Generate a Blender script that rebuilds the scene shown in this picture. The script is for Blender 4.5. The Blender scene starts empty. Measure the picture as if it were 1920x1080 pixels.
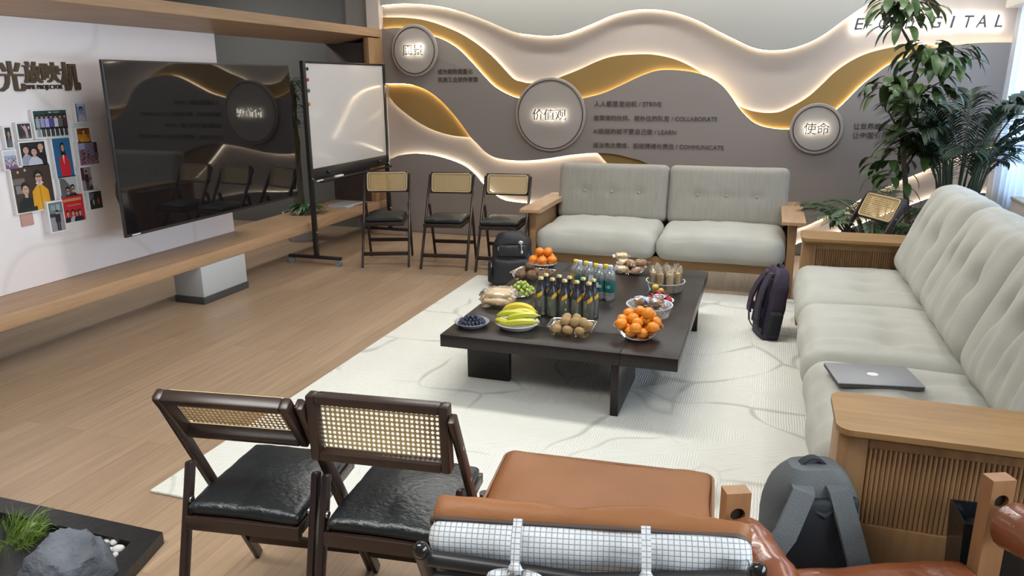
import bpy, bmesh, math, random
from mathutils import Vector, Matrix, noise
C = bpy.context.scene.collection
scene = bpy.context.scene
rnd = random.Random(7)
R_ = math.radians

# ------------------------------------------------------------------ camera
FPX = 1417.84
YAW, PIT, ROL = 0.322418, 0.265422, -0.005696
CAM = Vector((0, 0, 1.6))
_F = Vector((-math.sin(YAW) * math.cos(PIT), math.cos(YAW) * math.cos(PIT), -math.sin(PIT)))
_R = Vector((math.cos(YAW), math.sin(YAW), 0))
_U = _R.cross(_F)
_R2 = _R * math.cos(ROL) + _U * math.sin(ROL)
_U2 = -_R * math.sin(ROL) + _U * math.cos(ROL)
cam_data = bpy.data.cameras.new('camera')
cam_data.sensor_width = 36.0
cam_data.lens = FPX / 1920 * 36.0
cam_data.clip_start = 0.05
cam = bpy.data.objects.new('camera', cam_data)
C.objects.link(cam)
_B = -_F
cam.matrix_world = Matrix(((_R2.x, _U2.x, _B.x, CAM.x), (_R2.y, _U2.y, _B.y, CAM.y), (_R2.z, _U2.z, _B.z, CAM.z), (0, 0, 0, 1)))
scene.camera = cam

# measuring helpers: where the sight line of a photo pixel meets a known plane of the room
def ray(u, v):
    return _R2 * ((u - 960) / FPX) - _U2 * ((v - 540) / FPX) + _F
def on_z(u, v, z=0.0):
    d = ray(u, v); return CAM + d * ((z - CAM.z) / d.z)
def on_y(u, v, y):
    d = ray(u, v); return CAM + d * ((y - CAM.y) / d.y)
def on_x(u, v, x):
    d = ray(u, v); return CAM + d * ((x - CAM.x) / d.x)

# ------------------------------------------------------------------ world, lights, exposure
world = bpy.data.worlds.new('world'); scene.world = world
world.use_nodes = True
world.node_tree.nodes['Background'].inputs[0].default_value = (0.86, 0.92, 1.0, 1)
world.node_tree.nodes['Background'].inputs[1].default_value = 0.24
scene.view_settings.view_transform = 'Standard'
scene.view_settings.look = 'None'
scene.view_settings.exposure = 0.0
scene.view_settings.gamma = 1.0
scene.view_settings.use_curve_mapping = False

def area_light(name, loc, rot, sx, sy, power, col, spread=180):
    l = bpy.data.lights.new(name, 'AREA'); l.shape = 'RECTANGLE'; l.size = sx; l.size_y = sy
    l.energy = power; l.color = col; l.spread = R_(spread)
    o = bpy.data.objects.new(name, l); o.location = loc; o.rotation_euler = rot; C.objects.link(o)
    return o
LAMPS = [(-1.15, 4.35, 2.1, 0.35, 54), (-1.6, 0.80, 2.2, 0.7, 48), (-0.95, 7.12, 5.4, 0.10, 44), (-5.5, 5.6, 0.5, 2.4, 42), (1.15, 3.3, 0.3, 1.6, 9), (0.9, 5.9, 0.9, 0.3, 16)]  # hall, right sofa and plant lamps are unseen fill added for brightness
CEIL_Z = 2.90
for i, (x, y, sx, sy, p) in enumerate(LAMPS):
    area_light('ceiling_lamp_light', (x, y, CEIL_Z - 0.055), (0, 0, 0), sx, sy, p, (1.0, 0.985, 0.94), (150, 126, 180, 180, 180, 180)[i])
area_light('daylight_window_light', (2.45, 5.6, 1.65), (0, R_(90), 0), 1.5, 3.4, 330, (0.45, 0.67, 1.0))

area_light('daylight_window_light', (2.45, 1.2, 1.65), (0, R_(90), 0), 1.5, 3.8, 225, (0.86, 0.94, 1.0))

# ------------------------------------------------------------------ materials
def nodes_of(m):
    m.use_nodes = True
    nt = m.node_tree
    return nt, nt.nodes, nt.links, nt.nodes['Principled BSDF']
MATS = {}
def mat(name, col, rough=0.5, metal=0.0, spec=0.5, bump=None, var=None, coat=0.0, sheen=0.0, emit=None, sss=0.0):
    """bump = (noise scale, strength, xyz stretch); var = (second colour, scale, xyz stretch, contrast)"""
    if name in MATS: return MATS[name]
    m = bpy.data.materials.new(name); MATS[name] = m
    nt, N, L, b = nodes_of(m)
    b.inputs['Base Color'].default_value = (*col, 1)
    b.inputs['Roughness'].default_value = rough
    b.inputs['Metallic'].default_value = metal
    b.inputs['Specular IOR Level'].default_value = spec
    b.inputs['Coat Weight'].default_value = coat
    b.inputs['Sheen Weight'].default_value = sheen
    if sss: 
        b.inputs['Subsurface Weight'].default_value = sss
        b.inputs['Subsurface Radius'].default_value = (0.01, 0.006, 0.003)
    if emit:
        b.inputs['Emission Color'].default_value = (*emit[0], 1); b.inputs['Emission Strength'].default_value = emit[1]
    tc = None
    if bump or var:
        tc = N.new('ShaderNodeTexCoord')
    def noise_tex(scale, stretch, detail=4):
        mp = N.new('ShaderNodeMapping'); mp.inputs['Scale'].default_value = stretch
        L.new(tc.outputs['Object'], mp.inputs['Vector'])
        n = N.new('ShaderNodeTexNoise'); n.inputs['Scale'].default_value = scale; n.inputs['Detail'].default_value = detail
        L.new(mp.outputs[0], n.inputs['Vector']); return n
    if var:
        n = noise_tex(var[1], var[2])
        r = N.new('ShaderNodeValToRGB'); k = var[3]
        r.color_ramp.elements[0].position = 0.5 - k; r.color_ramp.elements[1].position = 0.5 + k
        r.color_ramp.elements[0].color = (*col, 1); r.color_ramp.elements[1].color = (*var[0], 1)
        L.new(n.outputs['Fac'], r.inputs[0]); L.new(r.outputs[0], b.inputs['Base Color'])
    if bump:
        n = noise_tex(bump[0], bump[2])
        bp = N.new('ShaderNodeBump'); bp.inputs['Strength'].default_value = bump[1]; bp.inputs['Distance'].default_value = 0.01
        L.new(n.outputs['Fac'], bp.inputs['Height']); L.new(bp.outputs[0], b.inputs['Normal'])
    return m

def clear_plastic(name, tint=(0.95, 0.97, 0.97), gloss=0.12, rough=0.04, milky=0.0):
    if name in MATS: return MATS[name]
    m = bpy.data.materials.new(name); MATS[name] = m
    m.use_nodes = True; nt = m.node_tree; N = nt.nodes; L = nt.links
    N.remove(N['Principled BSDF'])
    t = N.new('ShaderNodeBsdfTransparent'); t.inputs[0].default_value = (*tint, 1)
    g = N.new('ShaderNodeBsdfGlossy'); g.inputs['Roughness'].default_value = rough; g.inputs[0].default_value = (1, 1, 1, 1)
    f = N.new('ShaderNodeFresnel'); f.inputs[0].default_value = 1.45
    a = N.new('ShaderNodeMath'); a.operation = 'ADD'; a.inputs[1].default_value = gloss; a.use_clamp = True
    mx = N.new('ShaderNodeMixShader')
    L.new(f.outputs[0], a.inputs[0]); L.new(a.outputs[0], mx.inputs[0]); L.new(t.outputs[0], mx.inputs[1]); L.new(g.outputs[0], mx.inputs[2])
    out = mx.outputs[0]
    if milky:
        d = N.new('ShaderNodeBsdfDiffuse'); d.inputs[0].default_value = (0.8, 0.8, 0.8, 1); m3 = N.new('ShaderNodeMixShader'); m3.inputs[0].default_value = milky
        L.new(out, m3.inputs[1]); L.new(d.outputs[0], m3.inputs[2]); out = m3.outputs[0]
    L.new(out, N['Material Output'].inputs[0])
    return m

def emission(name, col, strength):
    m = mat(name, (0.0, 0.0, 0.0), emit=(col, strength)); return m

OAK = mat('oak', (0.31, 0.18, 0.074), 0.5, spec=0.3, var=((0.225, 0.125, 0.05), 3.0, (1.2, 12, 12), 0.22), bump=(60, 0.06, (1, 8, 8)))
OAK_Y = mat('oak_along_depth', (0.44, 0.275, 0.155), 0.42, var=((0.33, 0.20, 0.11), 3.0, (14, 0.9, 14), 0.25), bump=(60, 0.05, (8, 1, 8)))
OAK_Z = mat('oak_upright', (0.36, 0.21, 0.10), 0.45, spec=0.35, var=((0.25, 0.14, 0.066), 3.0, (12, 12, 1.2), 0.22), bump=(60, 0.06, (8, 8, 1)))
WALNUT = mat('dark_stained_wood', (0.020, 0.0105, 0.008), 0.34, var=((0.030, 0.015, 0.011), 5, (6, 6, 1), 0.2), spec=0.5)
ESPRESSO = mat('espresso_table_wood', (0.012, 0.009, 0.0085), 0.30, var=((0.021, 0.015, 0.0135), 6, (10, 1, 10), 0.2), bump=(80, 0.04, (8, 1, 8)), spec=0.32)
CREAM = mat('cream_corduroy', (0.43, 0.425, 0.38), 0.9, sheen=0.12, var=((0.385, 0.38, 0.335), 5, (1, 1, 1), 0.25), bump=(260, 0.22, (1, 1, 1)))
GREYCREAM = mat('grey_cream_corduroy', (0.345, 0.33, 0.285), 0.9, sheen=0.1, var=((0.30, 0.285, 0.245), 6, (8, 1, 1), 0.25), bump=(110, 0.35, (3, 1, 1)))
BLACK_LEATHER = mat('black_leather', (0.006, 0.009, 0.011), 0.34, bump=(55, 0.30, (1, 1.6, 1)), spec=0.5)
TAN = mat('tan_leather', (0.24, 0.098, 0.036), 0.5, spec=0.25, var=((0.19, 0.075, 0.027), 4, (1, 1, 1), 0.3), bump=(90, 0.12, (1, 1, 1)))
ORANGE_LEATHER = mat('chestnut_leather', (0.21, 0.066, 0.024), 0.24, var=((0.13, 0.036, 0.014), 9, (1, 1, 1), 0.25), bump=(28, 0.25, (1, 1, 1)), coat=0.25)
BLACK = mat('black_metal', (0.012, 0.012, 0.013), 0.35, spec=0.5)
BLACK_PLASTIC = mat('black_plastic', (0.015, 0.015, 0.016), 0.45)
WHITE = mat('white_paint', (0.80, 0.80, 0.80), 0.5)
STEEL = mat('steel', (0.55, 0.55, 0.55), 0.3, metal=1.0)
GREY_PLASTIC = mat('grey_plastic', (0.22, 0.23, 0.235), 0.5)
CLEAR = clear_plastic('clear_plastic')
WRAP = clear_plastic('crinkled_clear_film', (0.98, 0.97, 0.95), 0.04, 0.16, 0.06)
GLASS = clear_plastic('clear_glass', (0.80, 0.84, 0.82), 0.10, 0.02)

# ------------------------------------------------------------------ mesh builder
class MB:
    def __init__(s): s.v = []; s.f = []; s.m = []
    def add(s, vs, fs, mi=0):
        o = len(s.v); s.v.extend([tuple(v) for v in vs])
        for f in fs: s.f.append(tuple(i + o for i in f)); s.m.append(mi)
        return s
    def bm(s, bm, mi=0, T=None):
        if T is not None: bmesh.ops.transform(bm, matrix=T, verts=bm.verts)
        bm.verts.index_update()
        s.add([v.co[:] for v in bm.verts], [[v.index for v in f.verts] for f in bm.faces], mi); bm.free(); return s
    def box(s, c, size, rot=None, bev=0.0, mi=0, seg=2):
        b = bmesh.new(); bmesh.ops.create_cube(b, size=1.0)
        bmesh.ops.scale(b, vec=Vector(size), verts=b.verts)
        if bev: bmesh.ops.bevel(b, geom=list(b.edges), offset=min(bev, min(size) * 0.49), segments=seg, profile=0.5, affect='EDGES', clamp_overlap=True)
        T = Matrix.Translation(Vector(c)) @ (rot.to_4x4() if rot is not None else Matrix.Identity(4))
        return s.bm(b, mi, T)
    def span(s, a, b, bev=0.0, mi=0):
        return s.box([(a[i] + b[i]) / 2 for i in range(3)], [abs(b[i] - a[i]) for i in range(3)], None, bev, mi)
    def bar(s, a, b, w, h, up=(0, 0, 1), bev=0.003, mi=0):
        a = Vector(a); b = Vector(b); z = (b - a); L = z.length; z.normalize()
        x = Vector(up).cross(z)
        if x.length < 1e-4: x = Vector((1, 0, 0)).cross(z)
        x.normalize(); y = z.cross(x)
        return s.box((a + b) / 2, (w, h, L), Matrix((x, y, z)).transposed(), bev, mi)
    def tube(s, path, r, n=8, mi=0, cap=True, squash=None):
        P = [Vector(p) for p in path]; k = len(P)
        rr = r if isinstance(r, (list, tuple)) else [r] * k
        t0 = (P[1] - P[0]).normalized()
        x = t0.orthogonal().normalized(); vs = []; fs = []
        for i in range(k):
            t = (P[min(i + 1, k - 1)] - P[max(i - 1, 0)]).normalized()
            x = (x - t * x.dot(t))
            x = x.normalized() if x.length > 1e-6 else t.orthogonal().normalized()
            y = t.cross(x)
            for j in range(n):
                a = 2 * math.pi * j / n
                vs.append(P[i] + (x * math.cos(a) + y * math.sin(a)) * rr[i])
        for i in range(k - 1):
            for j in range(n):
                fs.append((i * n + j, i * n + (j + 1) % n, (i + 1) * n + (j + 1) % n, (i + 1) * n + j))
        if cap: fs.append(tuple(range(n - 1, -1, -1))); fs.append(tuple((k - 1) * n + j for j in range(n)))
        return s.add(vs, fs, mi)
    def band(s, path, wdir, w, t, mi=0):
        """flat strap of width w and thickness t following a path"""
        P = [Vector(p) for p in path]; k = len(P); vs = []; fs = []
        W = Vector(wdir).normalized()
        for i in range(k):
            d = (P[min(i + 1, k - 1)] - P[max(i - 1, 0)]).normalized()
            ww = (W - d * W.dot(d)).normalized(); nn = d.cross(ww)
            for a, b in ((-1, -1), (1, -1), (1, 1), (-1, 1)): vs.append(P[i] + ww * a * w / 2 + nn * b * t / 2)
        for i in range(k - 1):
            for j in range(4): fs.append((i * 4 + j, i * 4 + (j + 1) % 4, i * 4 + 4 + (j + 1) % 4, i * 4 + 4 + j))
        fs.append((3, 2, 1, 0)); fs.append(tuple((k - 1) * 4 + j for j in range(4)))
        return s.add(vs, fs, mi)
    def lathe(s, prof, n=24, c=(0, 0, 0), mi=0, cap=False):
        vs = []; fs = []; k = len(prof)
        for r, z in prof:
            for j in range(n):
                a = 2 * math.pi * j / n
                vs.append((c[0] + r * math.cos(a), c[1] + r * math.sin(a), c[2] + z))
        for i in range(k - 1):
            for j in range(n): fs.append((i * n + j, i * n + (j + 1) % n, (i + 1) * n + (j + 1) % n, (i + 1) * n + j))
        if cap: fs.append(tuple(range(n - 1, -1, -1))); fs.append(tuple((k - 1) * n + j for j in range(n)))
        return s.add(vs, fs, mi)
    def ball(s, c, r, rot=None, seg=14, ring=9, mi=0, nz=0.0, nsc=6.0, seed=0.0):
        r = r if isinstance(r, (tuple, list)) else (r, r, r)
        vs = [Vector((0, 0, -1))]; fs = []
        for i in range(1, ring):
            a = -math.pi / 2 + math.pi * i / ring
            for j in range(seg):
                b = 2 * math.pi * j / seg; vs.append(Vector((math.cos(a) * math.cos(b), math.cos(a) * math.sin(b), math.sin(a))))
        vs.append(Vector((0, 0, 1))); top = len(vs) - 1
        for j in range(seg): fs.append((0, 1 + (j + 1) % seg, 1 + j))
        for i in range(ring - 2):
            for j in range(seg):
                a = 1 + i * seg + j; b = 1 + i * seg + (j + 1) % seg; fs.append((a, b, b + seg, a + seg))
        o = 1 + (ring - 2) * seg
        for j in range(seg): fs.append((o + j, o + (j + 1) % seg, top))
        out = []
        for v in vs:
            k = 1.0 + (nz * noise.noise(v * nsc * 0.3 + Vector((seed, seed * 2, 0))) if nz else 0)
            p = Vector((v.x * r[0], v.y * r[1], v.z * r[2])) * k
            if rot is not None: p = rot @ p
            out.append(p + Vector(c))
        return s.add(out, fs, mi)
    def prism(s, poly, axis, a, b, mi=0):
        """poly = outline in the other two axes; extruded along axis from a to b"""
        def mk(p, t):
            if axis == 'y': return (p[0], t, p[1])
            if axis == 'x': return (t, p[0], p[1])
            return (p[0], p[1], t)
        n = len(poly); vs = [mk(p, a) for p in poly] + [mk(p, b) for p in poly]
        fs = [tuple(range(n)), tuple(range(2 * n - 1, n - 1, -1))]
        for i in range(n): j = (i + 1) % n; fs.append((j, i, n + i, n + j))
        return s.add(vs, fs, mi)
    def cushion(s, c, size, rot=None, r=0.06, puff=0.03, tufts=(), tdepth=0.03, ts=0.07, grooves=(), wr=0.006, wsc=(6, 6), seed=0.0, n=(26, 20, 5), mi=0, sag=0.0):
        """rounded box whose +z side is puffed, tufted, grooved and wrinkled; grooves = (x, y, sx, sy, depth)"""
        h = Vector(size) / 2; r = min(r, min(h) * 0.98)
        def grid(k): return [math.sin((i / k - 0.5) * math.pi) * 0.55 + (2 * i / k - 1) * 0.45 for i in range(k + 1)]
        gx, gy, gz = grid(n[0]), grid(n[1]), grid(n[2])
        key = {}; vs = []; fs = []
        def vid(x, y, z):
            kk = (round(x, 5), round(y, 5), round(z, 5))
            if kk in key: return key[kk]
            q = Vector((x * h.x, y * h.y, z * h.z))
            inn = Vector([max(-(h[i] - r), min(h[i] - r, q[i])) for i in range(3)])
            d = q - inn
            if d.length > 1e-7: q = inn + d.normalized() * r
            w = max(0.0, z * 0.5 + 0.5)
            w = w * w
            X, Y = q.x, q.y
            dz = puff * (1 - min(1, abs(x)) ** 2.4) * (1 - min(1, abs(y)) ** 2.4)
            for (tx, ty) in tufts: dz -= tdepth * math.exp(-((X - tx) ** 2 + (Y - ty) ** 2) / ts ** 2)
            for (gx_, gy_, sx, sy, dd) in grooves: dz -= dd * math.exp(-((X - gx_) / sx) ** 2 - ((Y - gy_) / sy) ** 2)
            if wr: dz += wr * noise.noise(Vector((X * wsc[0] + seed, Y * wsc[1] - seed * 1.7, z))) + wr * 0.5 * noise.noise(Vector((X * wsc[0] * 2.3 + seed, Y * wsc[1] * 2.3, z + 4)))
            side = noise.noise(Vector((X * 5 + seed, Y * 5, q.z * 6))) * wr
            q = Vector((q.x * (1 + side / max(h.x, .1)), q.y * (1 + side / max(h.y, .1)), q.z + dz * w - sag * (1 - x * x) * (1 - w)))
            key[kk] = len(vs); vs.append(q); return key[kk]
        def face(A, B, f, flip):
            for i in range(len(A) - 1):
                for j in range(len(B) - 1):
                    q = [vid(*f(A[i], B[j])), vid(*f(A[i + 1], B[j])), vid(*f(A[i + 1], B[j + 1])), vid(*f(A[i], B[j + 1]))]
                    fs.append(tuple(q[::-1] if flip else q))
        face(gx, gy, lambda a, b: (a, b, 1), False); face(gx, gy, lambda a, b: (a, b, -1), True)
        face(gx, gz, lambda a, b: (a, -1, b), False); face(gx, gz, lambda a, b: (a, 1, b), True)
        face(gy, gz, lambda a, b: (1, a, b), False); face(gy, gz, lambda a, b: (-1, a, b), True)
        T = (rot if rot is not None else Matrix.Identity(3)); cc = Vector(c)
        return s.add([T @ v + cc for v in vs], fs, mi)
    def build(s, name, mats, parent=None, loc=None, smooth=True, angle=38):
        me = bpy.data.meshes.new(name); me.from_pydata(s.v, [], s.f); me.validate()
        mats = mats if isinstance(mats, (list, tuple)) else [mats]
        for m in mats: me.materials.append(m)
        if len(mats) > 1 and len(me.polygons) == len(s.m): me.polygons.foreach_set('material_index', s.m)
        if smooth:
            me.shade_smooth(); me.set_sharp_from_angle(angle=R_(angle))
        o = bpy.data.objects.new(name, me); C.objects.link(o)
        if loc is not None: o.location = loc
        if parent is not None: o.parent = parent
        return o

def tag(o, label, cat, group=None, kind=None):
    o['label'] = label; o['category'] = cat
    if group: o['group'] = group
    if kind: o['kind'] = kind
    return o
def thing(name, label, cat, loc=(0, 0, 0), rz=0.0, group=None):
    o = bpy.data.objects.new(name, None); C.objects.link(o); o.empty_display_size = 0.1
    o.location = loc; o.rotation_euler = (0, 0, rz)
    return tag(o, label, cat, group)
def struct(o):
    o['kind'] = 'structure'; return o
def copy_tree(o, parent=None):
    c = o.copy(); C.objects.link(c)
    c.parent = parent
    for ch in list(o.children): copy_tree(ch, c)
    return c
def place(o, loc, rz, label, group=None):
    o.location = loc; o.rotation_euler = (0, 0, rz); o['label'] = label
    if group: o['group'] = group
    return o
def rotm(ax, deg): return Matrix.Rotation(R_(deg), 3, ax)

_fontcache = {}
def text_mesh(txt, depth=0.0, bold=0.0):
    """glyph outlines as a mesh, x to the right, y up, baseline at 0, one unit high"""
    cu = bpy.data.curves.new('lettering', 'FONT'); cu.body = txt; cu.size = 1.0; cu.extrude = depth; cu.resolution_u = 3; cu.offset = bold
    o = bpy.data.objects.new('lettering', cu); C.objects.link(o)
    dg = bpy.context.evaluated_depsgraph_get(); me = bpy.data.meshes.new_from_object(o.evaluated_get(dg))
    vs = [v.co.copy() for v in me.vertices]; fs = [tuple(p.vertices) for p in me.polygons]
    bpy.data.objects.remove(o); bpy.data.curves.remove(cu); bpy.data.meshes.remove(me)
    return vs, fs
def lettering(mb, txt, origin, xdir, ydir, width=None, height=None, depth=0.004, mi=0, shear=0.0, bold=0.0):
    """lay lettering into mb: origin = left end of the baseline"""
    vs, fs = text_mesh(txt, 0.5, bold)
    if not vs: return mb
    x0 = min(v.x for v in vs); x1 = max(v.x for v in vs); y0 = min(v.y for v in vs); y1 = max(v.y for v in vs)
    sx = width / (x1 - x0) if width else height / (y1 - y0)
    sy = height / (y1 - y0) if height else sx
    X = Vector(xdir).normalized(); Y = Vector(ydir).normalized(); Z = X.cross(Y)
    O = Vector(origin)
    return mb.add([O + X * ((v.x - x0) * sx + shear * (v.y - y0) * sy) + Y * ((v.y - y0) * sy) + Z * (v.z + 0.5) * depth for v in vs], fs, mi)
# ------------------------------------------------------------------ floor, rug material
def floor_material():
    m = bpy.data.materials.new('oak_plank_floor'); nt, N, L, b = nodes_of(m)
    tc = N.new('ShaderNodeTexCoord'); mp = N.new('ShaderNodeMapping'); mp.inputs['Rotation'].default_value = (0, 0, R_(90))
    L.new(tc.outputs['Object'], mp.inputs[0])
    br = N.new('ShaderNodeTexBrick'); br.inputs['Scale'].default_value = 1.0
    br.inputs['Brick Width'].default_value = 1.25; br.inputs['Row Height'].default_value = 0.125; br.inputs['Mortar Size'].default_value = 0.0012
    br.inputs['Color1'].default_value = (0.375, 0.262, 0.172, 1); br.inputs['Color2'].default_value = (0.325, 0.224, 0.145, 1); br.inputs['Mortar'].default_value = (0.23, 0.14, 0.08, 1)
    br.offset = 0.37
    L.new(mp.outputs[0], br.inputs['Vector'])
    m2 = N.new('ShaderNodeMapping'); m2.inputs['Scale'].default_value = (22, 0.9, 1); L.new(tc.outputs['Object'], m2.inputs[0])
    n = N.new('ShaderNodeTexNoise'); n.inputs['Scale'].default_value = 2.2; n.inputs['Detail'].default_value = 5; L.new(m2.outputs[0], n.inputs['Vector'])
    mr = N.new('ShaderNodeMapRange'); mr.inputs[1].default_value = 0.25; mr.inputs[2].default_value = 0.75; mr.inputs[3].default_value = 0.82; mr.inputs[4].default_value = 1.14
    L.new(n.outputs['Fac'], mr.inputs[0])
    mx = N.new('ShaderNodeVectorMath'); mx.operation = 'SCALE'; L.new(br.outputs['Color'], mx.inputs[0]); L.new(mr.outputs[0], mx.inputs['Scale'])
    L.new(mx.outputs[0], b.inputs['Base Color'])
    b.inputs['Roughness'].default_value = 0.36; b.inputs['Specular IOR Level'].default_value = 0.42
    return m
def rug_material():
    m = bpy.data.materials.new('cream_rug_with_branch_pattern'); nt, N, L, b = nodes_of(m)
    tc = N.new('ShaderNodeTexCoord')
    n = N.new('ShaderNodeTexNoise'); n.inputs['Scale'].default_value = 1.3; n.inputs['Detail'].default_value = 1.5; L.new(tc.outputs['Object'], n.inputs['Vector'])
    ds = N.new('ShaderNodeVectorMath'); ds.operation = 'SCALE'; ds.inputs['Scale'].default_value = 0.62; L.new(n.outputs['Color'], ds.inputs[0])
    ad = N.new('ShaderNodeVectorMath'); ad.operation = 'ADD'; L.new(tc.outputs['Object'], ad.inputs[0]); L.new(ds.outputs[0], ad.inputs[1])
    v = N.new('ShaderNodeTexVoronoi'); v.feature = 'DISTANCE_TO_EDGE'; v.inputs['Scale'].default_value = 1.75; L.new(ad.outputs[0], v.inputs['Vector'])
    n2 = N.new('ShaderNodeTexNoise'); n2.inputs['Scale'].default_value = 1.7; L.new(tc.outputs['Object'], n2.inputs['Vector'])
    w = N.new('ShaderNodeMapRange'); w.inputs[1].default_value = 0.40; w.inputs[2].default_value = 0.58; w.inputs[3].default_value = 0.0; w.inputs[4].default_value = 0.037; L.new(n2.outputs['Fac'], w.inputs[0])
    df = N.new('ShaderNodeMath'); df.operation = 'SUBTRACT'; L.new(w.outputs[0], df.inputs[0]); L.new(v.outputs['Distance'], df.inputs[1])
    mk = N.new('ShaderNodeMapRange'); mk.inputs[1].default_value = 0.0; mk.inputs[2].default_value = 0.030; mk.inputs[3].default_value = 0.0; mk.inputs[4].default_value = 0.80; L.new(df.outputs[0], mk.inputs[0])
    # woven patches: fine ribs whose direction changes from patch to patch
    v2 = N.new('ShaderNodeTexVoronoi'); v2.inputs['Scale'].default_value = 3.2; L.new(ad.outputs[0], v2.inputs['Vector'])
    rot = N.new('ShaderNodeVectorRotate'); rot.rotation_type = 'Z_AXIS'; L.new(tc.outputs['Object'], rot.inputs['Vector'])
    sep = N.new('ShaderNodeSeparateColor'); L.new(v2.outputs['Color'], sep.inputs[0])
    am = N.new('ShaderNodeMath'); am.operation = 'SNAP'; am.inputs[1].default_value = 0.5; L.new(sep.outputs[0], am.inputs[0])
    a2 = N.new('ShaderNodeMath'); a2.operation = 'MULTIPLY'; a2.inputs[1].default_value = 2.6; L.new(am.outputs[0], a2.inputs[0]); L.new(a2.outputs[0], rot.inputs['Angle'])
    wv = N.new('ShaderNodeTexWave'); wv.inputs['Scale'].default_value = 26; wv.inputs['Distortion'].default_value = 2.5; wv.inputs['Detail'].default_value = 2; L.new(rot.outputs[0], wv.inputs['Vector'])
    c1 = N.new('ShaderNodeMix'); c1.data_type = 'RGBA'; c1.inputs[6].default_value = (0.58, 0.575, 0.52, 1); c1.inputs[7].default_value = (0.70, 0.70, 0.64, 1)
    wr = N.new('ShaderNodeMapRange'); wr.inputs[1].default_value = 0.0; wr.inputs[2].default_value = 0.35; L.new(wv.outputs['Fac'], wr.inputs[0]); L.new(wr.outputs[0], c1.inputs[0])
    c2 = N.new('ShaderNodeMix'); c2.data_type = 'RGBA'; c2.inputs[7].default_value = (0.40, 0.395, 0.345, 1); L.new(mk.outputs[0], c2.inputs[0]); L.new(c1.outputs[2], c2.inputs[6])
    L.new(c2.outputs[2], b.inputs['Base Color']); b.inputs['Roughness'].default_value = 0.95; b.inputs['Sheen Weight'].default_value = 0.2
    bp = N.new('ShaderNodeBump'); bp.inputs['Strength'].default_value = 0.4; bp.inputs['Distance'].default_value = 0.006
    L.new(wv.outputs['Fac'], bp.inputs['Height']); L.new(bp.outputs[0], b.inputs['Normal'])
    return m

WALL_Y = 7.52
FRAME_X = -3.93
BOARD_X = -4.31
struct(MB().span((-7.0, -1.2, -0.1), (2.3, 7.9, 0.0)).build('floor', floor_material(), smooth=False))
WALL_PAINT = mat('warm_grey_wall_paint', (0.27, 0.235, 0.215), 0.75)
UPPER_PAINT = mat('pale_grey_wall_paint', (0.38, 0.375, 0.345), 0.8)
PINK = mat('pale_pink_wall_paint', (0.49, 0.425, 0.375), 0.8)
GOLD = mat('satin_gold_panel', (0.33, 0.205, 0.066), 0.55, metal=0.25)
DARKWALL = mat('slate_wall_paint', (0.125, 0.125, 0.12), 0.8)
CEILING = mat('ceiling_white', (0.75, 0.75, 0.74), 0.9)
LED = emission('warm_led', (1.0, 0.88, 0.68), 15.5)
LED_DIM = emission('warm_led_low', (1.0, 0.79, 0.48), 22.0)
LED_HIGH = emission('warm_led_high', (1.0, 0.86, 0.66), 42.0)
LED_AMBER = emission('amber_led_high', (1.0, 0.79, 0.48), 38.0)
HALO = emission('halo_led', (1.0, 0.94, 0.80), 26.0)
struct(MB().span((-7.0, -1.2, CEIL_Z), (2.3, 7.9, CEIL_Z + 0.1)).build('ceiling', CEILING, smooth=False))
for i, (x, y, sx, sy, p) in enumerate(LAMPS):
    f = thing('ceiling_light', 'flat white ceiling light panel above the %s' % ['coffee table', 'near armchairs', 'back sofa, along the wave wall', 'hall behind the oak frame, added fill light', 'long right sofa, added fill light', 'plants by the curtain, added fill light'][i], 'lamp', (x, y, CEIL_Z - 0.05))
    m = MB()
    for s in (-1, 1):
        m.box((s * (sx / 2 + 0.02), 0, 0.025), (0.04, sy + 0.08, 0.05), None, 0.004); m.box((0, s * (sy / 2 + 0.02), 0.025), (sx, 0.04, 0.05), None, 0.004)
    m.build('frame', WHITE, f)
    MB().box((0, 0, 0.03), (sx, sy, 0.03)).build('diffuser', emission('lamp_diffuser', (1, 0.97, 0.92), 1.5), f, smooth=False)

# ------------------------------------------------------------------ back wall with light-edged wave relief
def catmull(P, k=6):
    out = []
    for i in range(len(P) - 1):
        p0, p1, p2, p3 = P[max(i - 1, 0)], P[i], P[i + 1], P[min(i + 2, len(P) - 1)]
        for j in range(k):
            t = j / k
            out.append(tuple(0.5 * ((2 * p1[a]) + (-p0[a] + p2[a]) * t + (2 * p0[a] - 5 * p1[a] + 4 * p2[a] - p3[a]) * t * t + (-p0[a] + 3 * p1[a] - 3 * p2[a] + p3[a]) * t ** 3) for a in range(2)))
    out.append(tuple(P[-1])); return out
Y_GREY, Y_GOLD, Y_PINK = WALL_Y, WALL_Y + 0.040, WALL_Y + 0.086
def wpts(px, y=WALL_Y): return [(on_y(u, v, WALL_Y).x, on_y(u, v, WALL_Y).z) for u, v in px]
cA = [(700, 11), (712, 10), (755, 7), (805, 9.5), (855, 19), (905, 36), (960, 59), (992, 65), (1025, 67.5), (1060, 64), (1105, 47), (1147, 29), (1185, 19.5), (1220, 17.5), (1260, 22.5), (1305, 37.5), (1347, 59), (1385, 77.5), (1410, 89), (1440, 94.5), (1477, 92.5), (1515, 81), (1547, 64), (1580, 40), (1610, 19), (1630, 6), (1670, -25), (1720, -70), (1780, -130)]
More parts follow.
